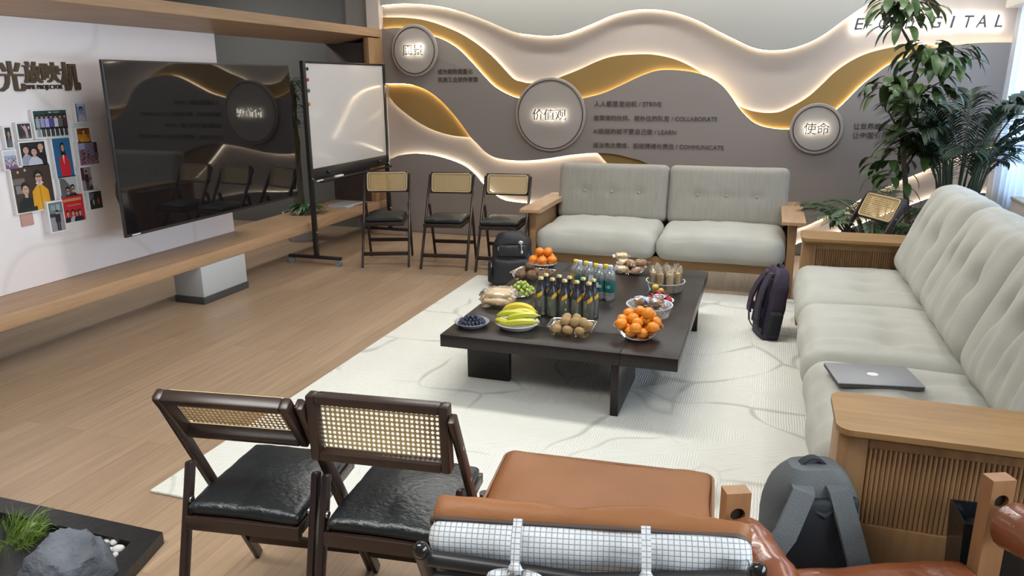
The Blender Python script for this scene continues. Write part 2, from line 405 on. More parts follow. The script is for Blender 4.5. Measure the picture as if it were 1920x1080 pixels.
cB1 = [(700, 32), (720, 32), (755, 32.5), (792, 37), (830, 49), (867, 66), (905, 92), (930, 115), (960, 147), (975, 153), (992, 156), (1030, 153), (1050, 144), (1085, 130), (1120, 114), (1150, 105), (1185, 102), (1222, 102), (1260, 109.5), (1290, 122), (1315, 137), (1334, 153), (1350, 170), (1366, 188), (1385, 199), (1405, 207), (1425, 211), (1440, 212), (1462, 210), (1490, 197), (1515, 182), (1540, 160), (1565, 136), (1595, 115), (1627, 100), (1665, 90), (1702, 84), (1740, 84), (1775, 92)]
cC = [(700, 54), (720, 54), (745, 52), (778, 56), (812, 67), (835, 76), (860, 92), (885, 117), (910, 145), (930, 164), (960, 180), (985, 186), (1030, 194), (1070, 190), (1095, 184), (1130, 175), (1160, 162), (1185, 150), (1210, 139), (1235, 132), (1260, 131), (1290, 133.5), (1315, 139), (1335, 147), (1355, 161), (1370, 179), (1384, 200), (1395, 213), (1410, 227), (1425, 235), (1440, 239), (1460, 242), (1479, 242.5), (1510, 238), (1545, 222), (1570, 204), (1590, 185), (1615, 160), (1640, 140), (1665, 122), (1690, 111), (1715, 101), (1760, 89), (1810, 82.5), (1845, 80), (1887, 79.5), (1935, 81), (1990, 84)]
cBandTop = [(1990, 262), (1900, 268), (1850, 278), (1780, 300), (1730, 322), (1690, 338), (1660, 352), (1630, 367), (1610, 376), (1580, 394), (1547, 407), (1515, 422), (1485, 431), (1430, 437), (1350, 420), (1280, 370), (1240, 325), (1205, 303), (1185, 297), (1160, 290.5), (1135, 287.5), (1110, 287), (1085, 289), (1060, 292), (1022, 298), (990, 301), (960, 300.5), (930, 296), (910, 285), (895, 270), (882, 257)]
cLens = [(882, 257), (870, 240), (855, 220), (830, 192), (805, 172), (780, 161), (755, 157), (722, 157)]
cLow = [(728, 301), (735, 297), (750, 291), (780, 288), (810, 290.5), (842, 299), (870, 311), (890, 327), (905, 345), (927, 365), (942, 374), (960, 378), (987, 381), (1040, 386), (1120, 402), (1250, 442), (1400, 462), (1485, 459), (1500, 455), (1560, 440), (1640, 410), (1735, 374), (1765, 366), (1795, 362), (1822, 361), (1900, 363), (1990, 366)]
wA, wB, wC = catmull(wpts(cA)), catmull(wpts(cB1)), catmull(wpts(cC))
wBT, wL, wLow = catmull(wpts(cBandTop)), catmull(wpts(cLens)), catmull(wpts(cLow))
XL, XR = on_y(720, 150, WALL_Y).x, 1.97
back = struct(MB().span((XL - 0.015, Y_PINK, 0), (XR, Y_PINK + 0.12, CEIL_Z)).build('wall_back', PINK, smooth=False))
def clipx(P): return [(max(XL, min(XR, x)), z) for x, z in P]
def panel(name, poly, y0, t, m):
    return MB().prism(poly, 'y', y0, y0 + t).build(name, m, back, smooth=False)
panel('upper_wave_panel', [(XL, CEIL_Z)] + clipx([(x, min(z, CEIL_Z)) for x, z in wA]) + [(wA[-1][0], CEIL_Z)], Y_GREY, 0.012, UPPER_PAINT)
panel('middle_wave_panel', clipx(wC) + clipx(wBT) + clipx(wL[1:]), Y_GREY, 0.012, WALL_PAINT)
xl2 = on_y(733, 350, WALL_Y).x
panel('lower_wave_panel', [(xl2, 0.0), (xl2, wLow[0][1])] + [p for p in clipx(wLow) if p[0] > xl2] + [(XR, 0.0)], Y_GREY, 0.012, WALL_PAINT)
under = [(x, z - 0.14) for x, z in wC if x < wB[-1][0]][::-1]
panel('gold_wave_panel', clipx(wB) + clipx(under), Y_GOLD, 0.012, GOLD)
lens_low = catmull(wpts([(727, 182), (742, 200), (767, 220), (792, 236), (817, 247), (842, 254), (865, 257), (890, 258)]))
xg = lens_low[0][0]
panel('gold_wave_panel', lens_low + [(max(xg, x), z + 0.08) for x, z in wL], Y_GOLD, 0.012, GOLD)
g3 = catmull(wpts([(1112, 280), (1118, 287), (1126, 295), (1137, 307), (1160, 330), (1200, 365), (1250, 390)]))
panel('gold_wave_panel', g3 + wpts([(1330, 400), (1290, 330), (1220, 285), (1160, 270), (1118, 268)]), Y_GOLD, 0.012, GOLD)
def offset(P, d):
    out = []
    for i in range(len(P)):
        a = Vector(P[max(i - 1, 0)]); b = Vector(P[min(i + 1, len(P) - 1)]); t = (b - a)
        if t.length < 1e-6: continue
        t.normalize(); n = Vector((-t.y, t.x)); out.append((P[i][0] + n.x * d, P[i][1] + n.y * d))
    return out
def led(P, d, y, m=None, r=0.004):
    Q = [p for p in offset(P, d) if XL - 0.01 <= p[0] <= XR]
    MB().tube([(x, y, z) for x, z in Q], r, 6).build('led_strip', m or LED, back)
led(wA, 0.003, Y_PINK - 0.020)                      # left-to-right curve: +d is upwards
led(wC, -0.004, Y_GOLD - 0.015, LED_DIM)
led(wBT, -0.004, Y_PINK - 0.022, LED_HIGH); led(wL, -0.001, Y_GOLD - 0.016, LED_AMBER)
led(wLow, -0.008, Y_PINK - 0.020)
led(wB, -0.006, Y_PINK - 0.020); led(lens_low, 0.006, Y_PINK - 0.020); led(g3, 0.005, Y_PINK - 0.020)

# rest of the room
struct(MB().span((-7.0, 7.60, 0), (-4.10, 7.72, CEIL_Z)).build('wall_rear', DARKWALL, smooth=False))
struct(MB().span((-4.10, 7.50, 0), (XL - 0.016, 7.72, CEIL_Z)).build('trim_1', mat('pier_paint', (0.50, 0.44, 0.40), 0.8), smooth=False))
struct(MB().span((-4.38, 7.56, 0), (-4.10, 7.60, CEIL_Z)).build('trim_2', mat('pier_grey_paint', (0.20, 0.185, 0.175), 0.8), smooth=False))
struct(MB().span((-7.1, -1.2, 0), (-7.0, 7.72, CEIL_Z)).build('wall_left', mat('wall_left_paint', (0.35, 0.35, 0.35), 0.8), smooth=False))
struct(MB().span((-7.0, 7.585, 0), (-4.10, 7.60, 0.09)).build('baseboard_rear', mat('baseboard_grey', (0.12, 0.115, 0.11), 0.5), smooth=False))
struct(MB().span((XL, 7.508, 0.0), (XR, 7.52, 0.012)).build('baseboard_back', mat('baseboard_brown', (0.20, 0.14, 0.10), 0.5), smooth=False))
# right wall with the window
WX = 2.0
PALE = mat('right_wall_paint', (0.55, 0.55, 0.54), 0.8)
m = MB()
m.span((WX, -1.2, 0), (WX + 0.12, 7.72, 0.75)); m.span((WX, -1.2, 2.45), (WX + 0.12, 7.72, CEIL_Z))
m.span((WX, -1.2, 0.75), (WX + 0.12, -0.8, 2.45)); m.span((WX, 3.15, 0.75), (WX + 0.12, 3.6, 2.45)); m.span((WX, 7.3, 0.75), (WX + 0.12, 7.72, 2.45))
struct(m.build('wall_right', PALE, smooth=False))
wn = MB()
for z in (0.77, 2.43): wn.span((WX + 0.03, 3.6, z - 0.02), (WX + 0.09, 7.3, z + 0.02))
for y in (3.62, 4.83, 6.05, 7.28): wn.span((WX + 0.03, y - 0.02, 0.79), (WX + 0.09, y + 0.02, 2.41))
w1 = struct(wn.build('window_1', WHITE, smooth=False))
MB().span((WX + 0.055, 3.62, 0.79), (WX + 0.061, 7.28, 2.41)).build('pane', clear_plastic('window_glass', (0.97, 0.98, 0.98), 0.02, 0.0), w1, smooth=False)

wn = MB()
for z in (0.77, 2.43): wn.span((WX + 0.03, -0.8, z - 0.02), (WX + 0.09, 3.15, z + 0.02))
for y in (-0.78, 0.52, 1.83, 3.13): wn.span((WX + 0.03, y - 0.02, 0.79), (WX + 0.09, y + 0.02, 2.41))
w2 = struct(wn.build('window_2', WHITE, smooth=False))
MB().span((WX + 0.055, -0.78, 0.79), (WX + 0.061, 3.13, 2.41)).build('pane', clear_plastic('window_glass'), w2, smooth=False)

# ------------------------------------------------------------------ raised sign, discs and lettering on the wall
def disc(u, v, ru, ring_u, txt, wpx, name_hint, label):
    c = on_y(u, v, WALL_Y); r = abs(on_y(u + ru, v, WALL_Y).x - c.x); rr = abs(on_y(u + ring_u, v, WALL_Y).x - c.x)
    t = thing('wall_disc', label, 'wall sign', (c.x, WALL_Y, c.z))
    DM = mat('disc_face', (0.36, 0.325, 0.295), 0.6)
    m = MB(); n = 64
    prof = [(0.0, -0.035), (r - 0.004, -0.035), (r, -0.031), (r, -0.006)]
    vs = []; fs = []
    for q, (a, y) in enumerate(prof):
        for j in range(n):
            th = 2 * math.pi * j / n; vs.append((a * math.cos(th), y, a * math.sin(th)))
    for q in range(len(prof) - 1):
        for j in range(n): fs.append((q * n + j, q * n + (j + 1) % n, (q + 1) * n + (j + 1) % n, (q + 1) * n + j))
    m.add(vs, fs); m.build('disc_face', DM, t)
    for a in range(4):
        st = MB(); th = a * math.pi / 2 + 0.7; st.tube([(r * 0.6 * math.cos(th), -0.008, r * 0.6 * math.sin(th)), (r * 0.6 * math.cos(th), 0.0, r * 0.6 * math.sin(th))], 0.012, 10)
        st.build('standoff', BLACK_PLASTIC, t)
    MB().tube([(rr * math.cos(2 * math.pi * k / 72), -0.036, rr * math.sin(2 * math.pi * k / 72)) for k in range(73)], 0.0055, 6, cap=False).build('ring_line', mat('ring_bronze', (0.06, 0.035, 0.025), 0.4), t)
    w = wpx * abs(on_y(u + 1, v, WALL_Y).x - c.x)
    h = w / len(txt) * 0.92
    lm = MB(); lettering(lm, txt, (-w / 2, -0.0640, -h / 2), (1, 0, 0), (0, 0, 1), width=w, depth=0.006)
    lm.build('letters', mat('letter_dark', (0.035, 0.030, 0.026), 0.5), t, smooth=False)
    hm = MB(); lettering(hm, txt, (-w / 2, -0.0600, -h / 2), (1, 0, 0), (0, 0, 1), width=w * 0.98, depth=0.002, bold=-0.026)
    hm.build('letter_backlight', HALO, t, smooth=False)
disc(779, 95, 43, 38, '愿景', 37, 'a', 'smallest round wall disc with dark ring and glowing characters, top left of the wave wall')
disc(1033, 215, 66, 61, '价值观', 62, 'b', 'largest round wall disc with dark ring and three glowing characters, above the back sofa')
disc(1530, 241, 50.5, 44, '使命', 48, 'c', 'round wall disc with dark ring and two glowing characters, near the tall plant')
TXT = mat('wall_text_brown', (0.070, 0.050, 0.042), 0.6)
def wall_line(txt, u0, u1, v, label, depth=0.004):
    o = on_y(u0, v, WALL_Y); e = on_y(u1, v, WALL_Y)
    m = MB(); lettering(m, txt, (0, 0, 0), (1, 0, 0), (0, 0, 1), width=e.x - o.x, depth=depth)
    tag(m.build('wall_lettering', TXT, loc=(o.x, WALL_Y - 0.0005, o.z), smooth=False), label, 'lettering', 'lines of writing on the wave wall')
wall_line('成为碳数据量化', 821, 886, 139, 'upper line of brown characters right of the smallest wall disc')
wall_line('民族工业软件脊梁', 822, 896, 154, 'lower line of brown characters right of the smallest wall disc')
wall_line('人人都是发动机 / STRIVE', 1114, 1240, 200, 'brown wall lettering line ending in STRIVE')
wall_line('做靠谱的伙伴、做补位的队友 / COLLABORATE', 1113, 1345, 226, 'brown wall lettering line ending in COLLABORATE')
wall_line('AI能做的就不要自己做 / LEARN', 1112, 1268, 251, 'brown wall lettering line ending in LEARN')
wall_line('适当表达情绪，拒绝情绪化表达 / COMMUNICATE', 1112, 1357, 277, 'brown wall lettering line ending in COMMUNICATE')
wall_line('让世界感知中国', 1600, 1690, 242, 'upper line of brown characters beside the tall plant')
wall_line('让中国引领世界标', 1598, 1706, 259, 'lower line of brown characters beside the tall plant')
# halo-lit company sign on the pink band
sg = thing('wall_sign', 'halo-lit sign in grey capital letters at the top right of the wave wall', 'wall sign', (on_y(1600, 56, Y_PINK).x, Y_PINK, on_y(1600, 56, Y_PINK).z))
base = sg.location
for ch, u0, u1, v in (('E', 1600, 1618, 57), ('-', 1623, 1636, 49), ('C', 1643, 1664, 56), ('D', 1694, 1712, 55), ('I', 1724, 1729, 54.5), ('G', 1741, 1763, 54), ('I', 1778, 1784, 53.5), ('T', 1800, 1821, 53), ('A', 1826, 1850, 52.5), ('L', 1861, 1878, 52)):
    o = on_y(u0, v, Y_PINK); e = on_y(u1, v, Y_PINK)
    hh = 0.10 if ch != '-' else 0.012
    lm, hm = MB(), MB()
    for mb, yy, dd, bo_ in ((lm, -0.030, 0.012, 0.016), (hm, -0.0265, 0.003, -0.020)):
        lettering(mb, ch, (o.x - base.x, yy, o.z - base.z), (1, 0, 0), (0, 0, 1), width=(e.x - o.x) * 0.86, height=hh, depth=dd, shear=0.16, bold=bo_)
    lo_ = lm.build('letter', mat('letter_grey', (0.10, 0.10, 0.105), 0.4, metal=0.4), sg, smooth=False)
    hm.build('letter_backlight', emission('sign_halo_led', (1.0, 0.94, 0.82), 55.0), lo_, smooth=False)
# ------------------------------------------------------------------ left: oak frame wall, photo board, screen
ZB = 0.372   # top of the lower beam
fr = thing('wooden_frame', 'long oak frame of two heavy beams along the left side, carrying the photo board', 'frame', (FRAME_X - 0.19, 4.0, 0))
oy = Vector(fr.location)
def loc_(p): return (p[0] - oy.x, p[1] - oy.y, p[2] - oy.z)
y0, y1 = -0.6, 7.495
m = MB(); m.span(loc_((BOARD_X - 0.14, y0, ZB - 0.085)), loc_((FRAME_X, y1, ZB)), 0.004); m.build('lower_beam', OAK_Y, fr)
m = MB(); q = [(BOARD_X - 0.14, 2.00), (BOARD_X, 1.995), (FRAME_X, 2.065), (FRAME_X, 2.145), (BOARD_X - 0.14, 2.145)]
m.prism([(a - oy.x, b) for a, b in q], 'y', y0 - oy.y, y1 - oy.y); m.build('upper_beam', OAK_Y, fr, smooth=False)
m = MB(); m.span(loc_((FRAME_X - 0.06, 7.20, ZB)), loc_((FRAME_X, y1, 2.05)), 0.003); m.build('end_post', OAK_Z, fr)
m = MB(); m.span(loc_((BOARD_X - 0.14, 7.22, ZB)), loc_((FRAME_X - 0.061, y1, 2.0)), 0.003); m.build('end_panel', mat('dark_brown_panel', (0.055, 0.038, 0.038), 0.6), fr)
# grey plinth under the lower beam
pl = thing('support_plinth', 'pale grey square plinth with dark base under the oak beam', 'plinth', (-4.05, 4.70, 0))
m = MB(); m.span((-0.13, -0.255, 0.055), (0.13, 0.255, ZB - 0.087), 0.003); m.build('body', mat('plinth_grey', (0.42, 0.43, 0.43), 0.5), pl)
m = MB(); m.span((-0.136, -0.262, 0.0), (0.136, 0.262, 0.055), 0.003); m.build('base', mat('plinth_base', (0.05, 0.05, 0.05), 0.4), pl)
# photo board
def board_material():
    mm = bpy.data.materials.new('printed_board'); nt, N, L, b = nodes_of(mm)
    tc = N.new('ShaderNodeTexCoord')
    n = N.new('ShaderNodeTexNoise'); n.inputs['Scale'].default_value = 0.75; n.inputs['Detail'].default_value = 0.4; L.new(tc.outputs['Object'], n.inputs['Vector'])
    r = N.new('ShaderNodeValToRGB'); e = r.color_ramp
    e.elements[0].position = 0.40; e.elements[0].color = (0.84, 0.79, 0.80, 1); e.elements[1].position = 0.60; e.elements[1].color = (0.84, 0.765, 0.755, 1)
    for p, c in ((0.462, (0.84, 0.795, 0.805, 1)), (0.470, (0.75, 0.695, 0.68, 1)), (0.476, (0.84, 0.78, 0.775, 1))):
        k = e.elements.new(p); k.color = c
    L.new(n.outputs['Fac'], r.inputs[0]); L.new(r.outputs[0], b.inputs['Base Color']); b.inputs['Roughness'].default_value = 0.6
    return mm
BY0, BY1 = -0.5, 5.345
bd = MB().span((BOARD_X - 0.03, BY0, ZB + 0.001), (BOARD_X, BY1, 1.994), 0.002).build('display_board', board_material())
tag(bd, 'large pale pink printed board mounted between the oak beams', 'board')
# board heading
hd = thing('board_heading', 'raised bronze character heading on the pale board above the photos', 'lettering', (BOARD_X, on_x(0, 170, BOARD_X).y, on_x(0, 170, BOARD_X).z))
hb = Vector(hd.location); BR = mat('heading_bronze', (0.115, 0.078, 0.050), 0.45, metal=0.3)
for ch, u0, v0, u1, v1 in (('光', -8, 114, 44, 172), ('放', 41, 115, 78, 156), ('映', 75, 116, 112, 155), ('机', 110, 116, 147, 170)):
    vm = (v0 + min(v1, 156)) / 2; a = on_x(u0, v1, BOARD_X); a2 = on_x(u0, v0, BOARD_X); ym = on_x(u0, vm, BOARD_X).y; b_ = on_x(u1, vm, BOARD_X)
    m = MB()
    for sh_ in (0.0, 0.0045, 0.009, 0.0135): lettering(m, ch, (0.0005, ym - hb.y + sh_, a.z - hb.z), (0, 1, 0), (0, 0, 1), width=(b_.y - ym) * 0.96 - 0.0135, height=a2.z - a.z, depth=0.012 + sh_ * 0.12)
    m.build('character', BR, hd, smooth=False)
a = on_x(47, 170, BOARD_X); b_ = on_x(116, 168, BOARD_X)
m = MB()
for sh_ in (0.0, 0.0015, 0.003): lettering(m, 'TIME PROJECTOR', (0.0005, a.y - hb.y + sh_, a.z - hb.z), (0, 1, 0), (0, 0, 1), width=b_.y - a.y, height=0.034, depth=0.007 + sh_ * 0.4)
m.build('subtitle', mat('subtitle_dark', (0.05, 0.03, 0.025), 0.5), hd, smooth=False)

# photographs in white box frames; each print is flat artwork of plain figures
PCOL = {}
def pc(c):
    c = tuple(round(x, 3) for x in c)
    if c not in PCOL: PCOL[c] = mat('print_ink_%d' % len(PCOL), c, 0.45)
    return PCOL[c]
SK = (0.55, 0.33, 0.24); BK = (0.018, 0.016, 0.018); WH = (0.62, 0.60, 0.64)
def photo(u0, v0, u1, v1, bg, shapes, label, depth=0.03, border=0.008):
    a = on_x(u0, v0, BOARD_X); b_ = on_x(u1, v1, BOARD_X)
    yl, yr, zt, zb = a.y + 0.004, b_.y - 0.004, a.z - 0.003, b_.z + 0.003
    w, h = yr - yl, zt - zb
    t = thing('photo_frame', label, 'photo', (BOARD_X, (yl + yr) / 2, zb), 0, 'photographs on the pale board')
    m = MB(); m.span((0.0005, -w / 2, 0), (depth, w / 2, h), 0.0015); m.build('box_frame', WHITE, t)
    cols = [bg]; m = MB(); x = depth + 0.0006
    iw, ih = w - 2 * border, h - 2 * border
    def P(s, t_, k): return (x + 0.0002 * k, -w / 2 + border + s * iw, border + t_ * ih)
    m.add([P(0, 0, 0), P(1, 0, 0), P(1, 1, 0), P(0, 1, 0)], [(0, 1, 2, 3)], 0)
    for k, sh in enumerate(shapes):
        c = sh[-1]
        if c not in cols: cols.append(c)
        mi = cols.index(c); cl = lambda q: max(0.0, min(1.0, q))
        if sh[0] == 'r': pts = [(sh[1], sh[2]), (sh[3], sh[2]), (sh[3], sh[4]), (sh[1], sh[4])]
        elif sh[0] == 'p': pts = list(sh[1])
        else: pts = [(sh[1] + sh[3] * math.cos(q * math.pi / 8), sh[2] + sh[4] * math.sin(q * math.pi / 8)) for q in range(16)]
        m.add([P(cl(p[0]), cl(p[1]), k + 1) for p in pts], [tuple(range(len(pts)))], mi)
    m.build('print', [pc(c) for c in cols], t, smooth=False)
def fig(x, top, s, shirt, skin=SK, hair=BK, low=None, asp=1.0):
    """head and shoulders: top of the hair at height top, head half-width s"""
    sy = s * 1.3 * asp
    out = [('p', [(x - 2.3 * s, 0 if low is None else low), (x - 2.1 * s, top - 3.6 * sy), (x - 0.6 * s, top - 2.5 * sy), (x + 0.6 * s, top - 2.5 * sy), (x + 2.1 * s, top - 3.6 * sy), (x + 2.3 * s, 0 if low is None else low)], shirt)]
    out += [('r', x - 0.4 * s, top - 2.8 * sy, x + 0.4 * s, top - 1.8 * sy, skin), ('e', x, top - 0.85 * sy, s * 1.12, sy * 0.95, hair), ('r', x - s * 1.02, top - 1.35 * sy, x + s * 1.02, top - 0.8 * sy, hair), ('e', x, top - 1.42 * sy, s * 0.86, sy * 0.86, skin)]
    out += [('r', x - 0.5 * s, top - 1.28 * sy, x - 0.16 * s, top - 1.16 * sy, BK), ('r', x + 0.16 * s, top - 1.28 * sy, x + 0.5 * s, top - 1.16 * sy, BK), ('r', x - 0.26 * s, top - 1.9 * sy, x + 0.26 * s, top - 1.8 * sy, (0.4, 0.12, 0.11))]
    return out
def standing(x, base, top, shirt, pants, s=0.035):
    H = top - base
    return [('r', x - s, base, x - 0.15 * s, base + H * 0.48, pants), ('r', x + 0.15 * s, base, x + s, base + H * 0.48, pants), ('r', x - 1.45 * s, base + H * 0.42, x + 1.45 * s, base + H * 0.82, shirt), ('e', x, base + H * 0.91, s * 0.75, H * 0.09, SK), ('e', x, base + H * 0.96, s * 0.8, H * 0.06, BK)]
def crowd(n, seed, cols, z0, z1):
    r = random.Random(seed); out = []
    for k in range(n):
        x = r.uniform(.04, .96); z = z1 - (z1 - z0) * k / n
        c = cols[r.randrange(len(cols))]
        out += [('r', x - .05, z - .16, x + .05, z - .02, c), ('e', x, z + .02, .028, .05, SK), ('e', x, z + .05, .03, .035, BK)]
    return out
sh = [('r', 0, 0, 1, .30, (.55, .54, .55)), ('r', 0, .86, 1, 1, (.03, .07, .055)), ('r', .45, .90, .55, .96, (.35, .45, .4)), ('r', .6, .91, .78, .95, (.3, .4, .36))]
for k, (c, p) in enumerate([((.30, .38, .42), (.22, .28, .34)), ((.35, .32, .55), BK), ((.42, .40, .70), BK), ((.10, .09, .35), BK), (WH, BK), ((.12, .11, .12), BK), ((.09, .03, .04), BK)]):
    sh += standing(.09 + .135 * k, .03, .86, c, p, .042)
photo(50, 205, 127, 257, (.035, .045, .045), sh, 'framed photo of seven people standing in a row')
photo(130, 191, 160, 231, (.30, .36, .62), [('r', 0, 0, .12, 1, (.12, .15, .2)), ('r', .1, .86, .9, 1, (.45, .6, .9))] + fig(.5, .82, .17, (.50, .48, .62), (.32, .30, .40), BK, None, .7), 'small framed bluish photo of a person in a dark cap')
photo(133, 238, 167, 268, (.20, .07, .015), fig(.5, .95, .13, (.62, .30, .03), (.65, .33, .08), BK, None, .85) + [('e', .15, .35, .15, .25, (.60, .27, .02)), ('e', .85, .4, .13, .22, (.40, .12, .02)), ('e', .3, .15, .2, .14, (.70, .35, .03)), ('e', .72, .14, .2, .14, (.66, .31, .03))], 'small framed orange-toned photo of a person among orange shapes')
photo(-4, 236, 22, 279, (.03, .035, .032), fig(.55, .90, .20, (.10, .10, .13), SK, BK, None, .62) + [('p', [(.1, .0), (.5, .42), (1, 0)], (.13, .14, .17)), ('r', .25, .60, .85, .64, (.25, .2, .2))], 'framed photo of a person in glasses and patterned shirt, at the left edge')
photo(20, 229, 57, 262, (.055, .045, .048), [('r', 0, 0, 1, .18, (.12, .09, .09)), ('p', [(.30, .88), (.42, .95), (.62, .86), (.72, .62), (.74, .05), (.58, .05), (.55, .45), (.45, .62)], (.55, .36, .36)), ('e', .44, .90, .07, .09, BK), ('r', .1, .1, .3, .75, (.03, .035, .04)), ('e', .85, .72, .06, .1, WH)], 'small framed photo of a person in pink bending over')
photo(25, 265, 86, 309, (.022, .020, .024), fig(.20, .90, .13, (.30, .33, .45)) + fig(.80, 1.0, .13, (.015, .014, .016)) + fig(.50, .80, .13, (.50, .52, .60)), 'framed dark photo of three close faces')
photo(86, 257, 137, 331, (.03, .13, .29), [('p', [(.28, 0), (.22, .30), (.28, .50), (.45, .58), (.58, .58), (.76, .50), (.84, .28), (.78, 0)], (.62, .025, .04)), ('p', [(.44, .58), (.50, .30), (.56, .58)], (.75, .55, .50)), ('p', [(.38, .45), (.40, .82), (.62, .82), (.66, .50), (.60, .56), (.44, .56)], BK), ('e', .51, .80, .12, .09, BK), ('e', .52, .74, .085, .09, SK), ('r', .47, .69, .57, .70, (.5, .1, .1)), ('r', .44, .755, .50, .765, BK), ('r', .54, .755, .60, .765, BK)], 'tall framed photo of a person in a red jacket on a blue ground')
photo(135, 266, 183, 309, (.24, .21, .32), [('r', 0, .72, .35, 1, (.40, .40, .58)), ('r', .82, .3, 1, 1, (.06, .05, .07))] + crowd(16, 3, [(.45, .08, .09), (.35, .2, .22), (.15, .08, .12)], .14, .62), 'framed mauve photo of a large crowd in red, left of the screen')
photo(-6, 281, 31, 318, (.33, .37, .52), [('r', 0, .75, 1, 1, (.58, .62, .68)), ('r', 0, 0, 1, .24, (.20, .10, .22))] + crowd(11, 5, [(.60, .45, .52), (.55, .3, .4), (.62, .58, .62)], .25, .56), 'framed photo of a group outdoors in pale pink, at the left edge')
photo(8, 313, 102, 390, (.055, .036, .026), [('r', 0, .62, .3, .76, (.16, .14, .13)), ('r', .05, .42, .22, .60, (.22, .21, .2)), ('e', .16, .90, .03, .03, (.5, .38, .25)), ('e', .34, .93, .03, .03, (.5, .38, .25))] + fig(.28, .66, .095, (.016, .02, .02), SK, BK, None, 1.0) + fig(.65, .90, .10, (.68, .33, .02), SK, BK, None, 1.0) + [('p', [(.55, .60), (.60, .66), (.65, .56)], WH), ('p', [(.65, .56), (.71, .66), (.76, .60)], WH), ('r', .53, .755, .77, .775, BK), ('r', .645, .0, .655, .55, (.45, .2, .02)), ('p', [(.02, 0), (.04, .08), (.5, .10), (.5, 0)], (.02, .025, .02))], 'largest framed photo, two people, one in a yellow shirt')
photo(100, 331, 144, 368, (.50, .51, .53), [('p', [(0, 1), (.30, .92), (.65, .45), (.65, 0), (0, 0)], (.13, .14, .15))] + fig(.40, .50, .11, (.05, .04, .07)) + fig(.70, .60, .12, (.025, .02, .03)) + [('r', .30, .26, .5, .30, BK), ('r', .58, .34, .82, .38, BK)], 'framed grey photo of two people in dark glasses')
photo(140, 312, 172, 358, (.30, .24, .26), [('r', 0, .45, .3, 1, (.10, .03, .04)), ('r', 0, 0, .3, .45, (.30, .29, .29))] + standing(.50, 0, .86, (.035, .025, .025), (.03, .022, .022), .13) + fig(.85, .55, .09, (.04, .04, .06)), 'narrow framed photo of a person standing in dark clothes')
photo(104, 366, 158, 413, (.58, .025, .04), [('r', .07, .78, .90, .88, (.62, .30, .10)), ('r', .22, .60, .86, .65, (.60, .18, .12))] + fig(.18, .45, .065, (.02, .02, .04), SK, BK, 0, 1.1) + fig(.42, .46, .07, (.40, .50, .55), SK, BK, 0, 1.1) + fig(.58, .42, .06, (.02, .02, .03), SK, BK, 0, 1.1) + fig(.74, .44, .065, (.02, .02, .05), SK, BK, 0, 1.1), 'framed photo of four people before a red banner')
photo(156, 358, 190, 391, (.025, .03, .028), [('p', [(0, .5), (0, 1), (.4, .9), (.3, .6)], (.12, .15, .2)), ('e', .3, .40, .06, .16, (.45, .45, .45)), ('e', .68, .42, .10, .2, (.26, .08, .03))], 'smallest framed dark photo, at the lower right of the photo group')
photo(72, 378, 114, 432, (.26, .25, .28), [('r', 0, .62, 1, 1, (.14, .18, .20)), ('r', .55, .72, .8, .92, (.30, .38, .42)), ('r', .15, .74, .45, .9, (.26, .3, .32)), ('r', 0, .50, .4, .62, (.03, .03, .035))] + standing(.55, 0.02, .72, (.022, .02, .025), (.02, .018, .022), .13), 'lowest framed photo, a person standing in a street, in a deeper box', 0.06)
a = on_x(34, 392, BOARD_X); b_ = on_x(63, 421, BOARD_X)
m = MB(); m.span((0, a.y, b_.z), (0.010, b_.y, a.z), 0.012)
o = m.build('square_tile', mat('dusty_pink', (0.52, 0.30, 0.26), 0.5)); o.location = (BOARD_X + 0.0005, 0, 0)
tag(o, 'plain dusty pink square tile below the largest photo', 'tile')

# screen
SX = -3.87
tl, br = on_x(190, 112, SX), on_x(558, 372, SX)
tr, bl = on_x(543, 122, SX), on_x(236, 442, SX)
ya, yb = (tl.y + bl.y) / 2, (tr.y + br.y) / 2; za, zb2 = (bl.z + br.z) / 2, (tl.z + tr.z) / 2
tv = thing('wall_screen', 'very large black flat screen on the pale board, reflecting the wave wall', 'television', (BOARD_X + 0.0005, (ya + yb) / 2, za))
W2, H2 = (yb - ya) / 2, zb2 - za; D = SX - BOARD_X
TVK = mat('screen_glass', (0.008, 0.007, 0.008), 0.035, spec=0.5); TVK.node_tree.nodes['Principled BSDF'].inputs['IOR'].default_value = 1.7
MB().span((D - 0.022, -W2, 0), (D, W2, H2), 0.004).build('housing', mat('screen_bezel', (0.02, 0.02, 0.021), 0.3), tv)
MB().span((D + 0.0003, -W2 + 0.010, 0.020), (D + 0.0015, W2 - 0.010, H2 - 0.010)).build('panel', TVK, tv, smooth=False)
m = MB(); m.span((0.0, -0.55, 0.25), (0.03, -0.1, H2 - 0.3), 0.01); m.build('wall_plate', BLACK_PLASTIC, tv)
m = MB(); m.span((0.031, -0.40, H2 / 2 - 0.05), (D - 0.055, -0.30, H2 / 2 + 0.05), 0.01); m.build('mount_arm', BLACK_PLASTIC, tv)
m = MB(); m.span((D - 0.054, -0.45, 0.2), (D - 0.0225, 0.45, H2 - 0.2), 0.01); m.build('rear_bracket', BLACK_PLASTIC, tv)
MB().span((D + 0.0003, -W2 + 0.05, 0.006), (D + 0.001, -W2 + 0.12, 0.014)).build('maker_mark', mat('pale_mark', (.6, .6, .6), 0.4), tv, smooth=False)
cb = MB(); p = [on_x(226, 328, SX - 0.03), on_x(218, 345, SX - 0.03), on_x(219, 367, SX - 0.03), on_x(227, 387, SX - 0.03), on_x(240, 397, SX - 0.03)]
c0 = Vector(tv.location); cb.tube([q - c0 for q in p], 0.006, 8).build('cable', BLACK_PLASTIC, tv)

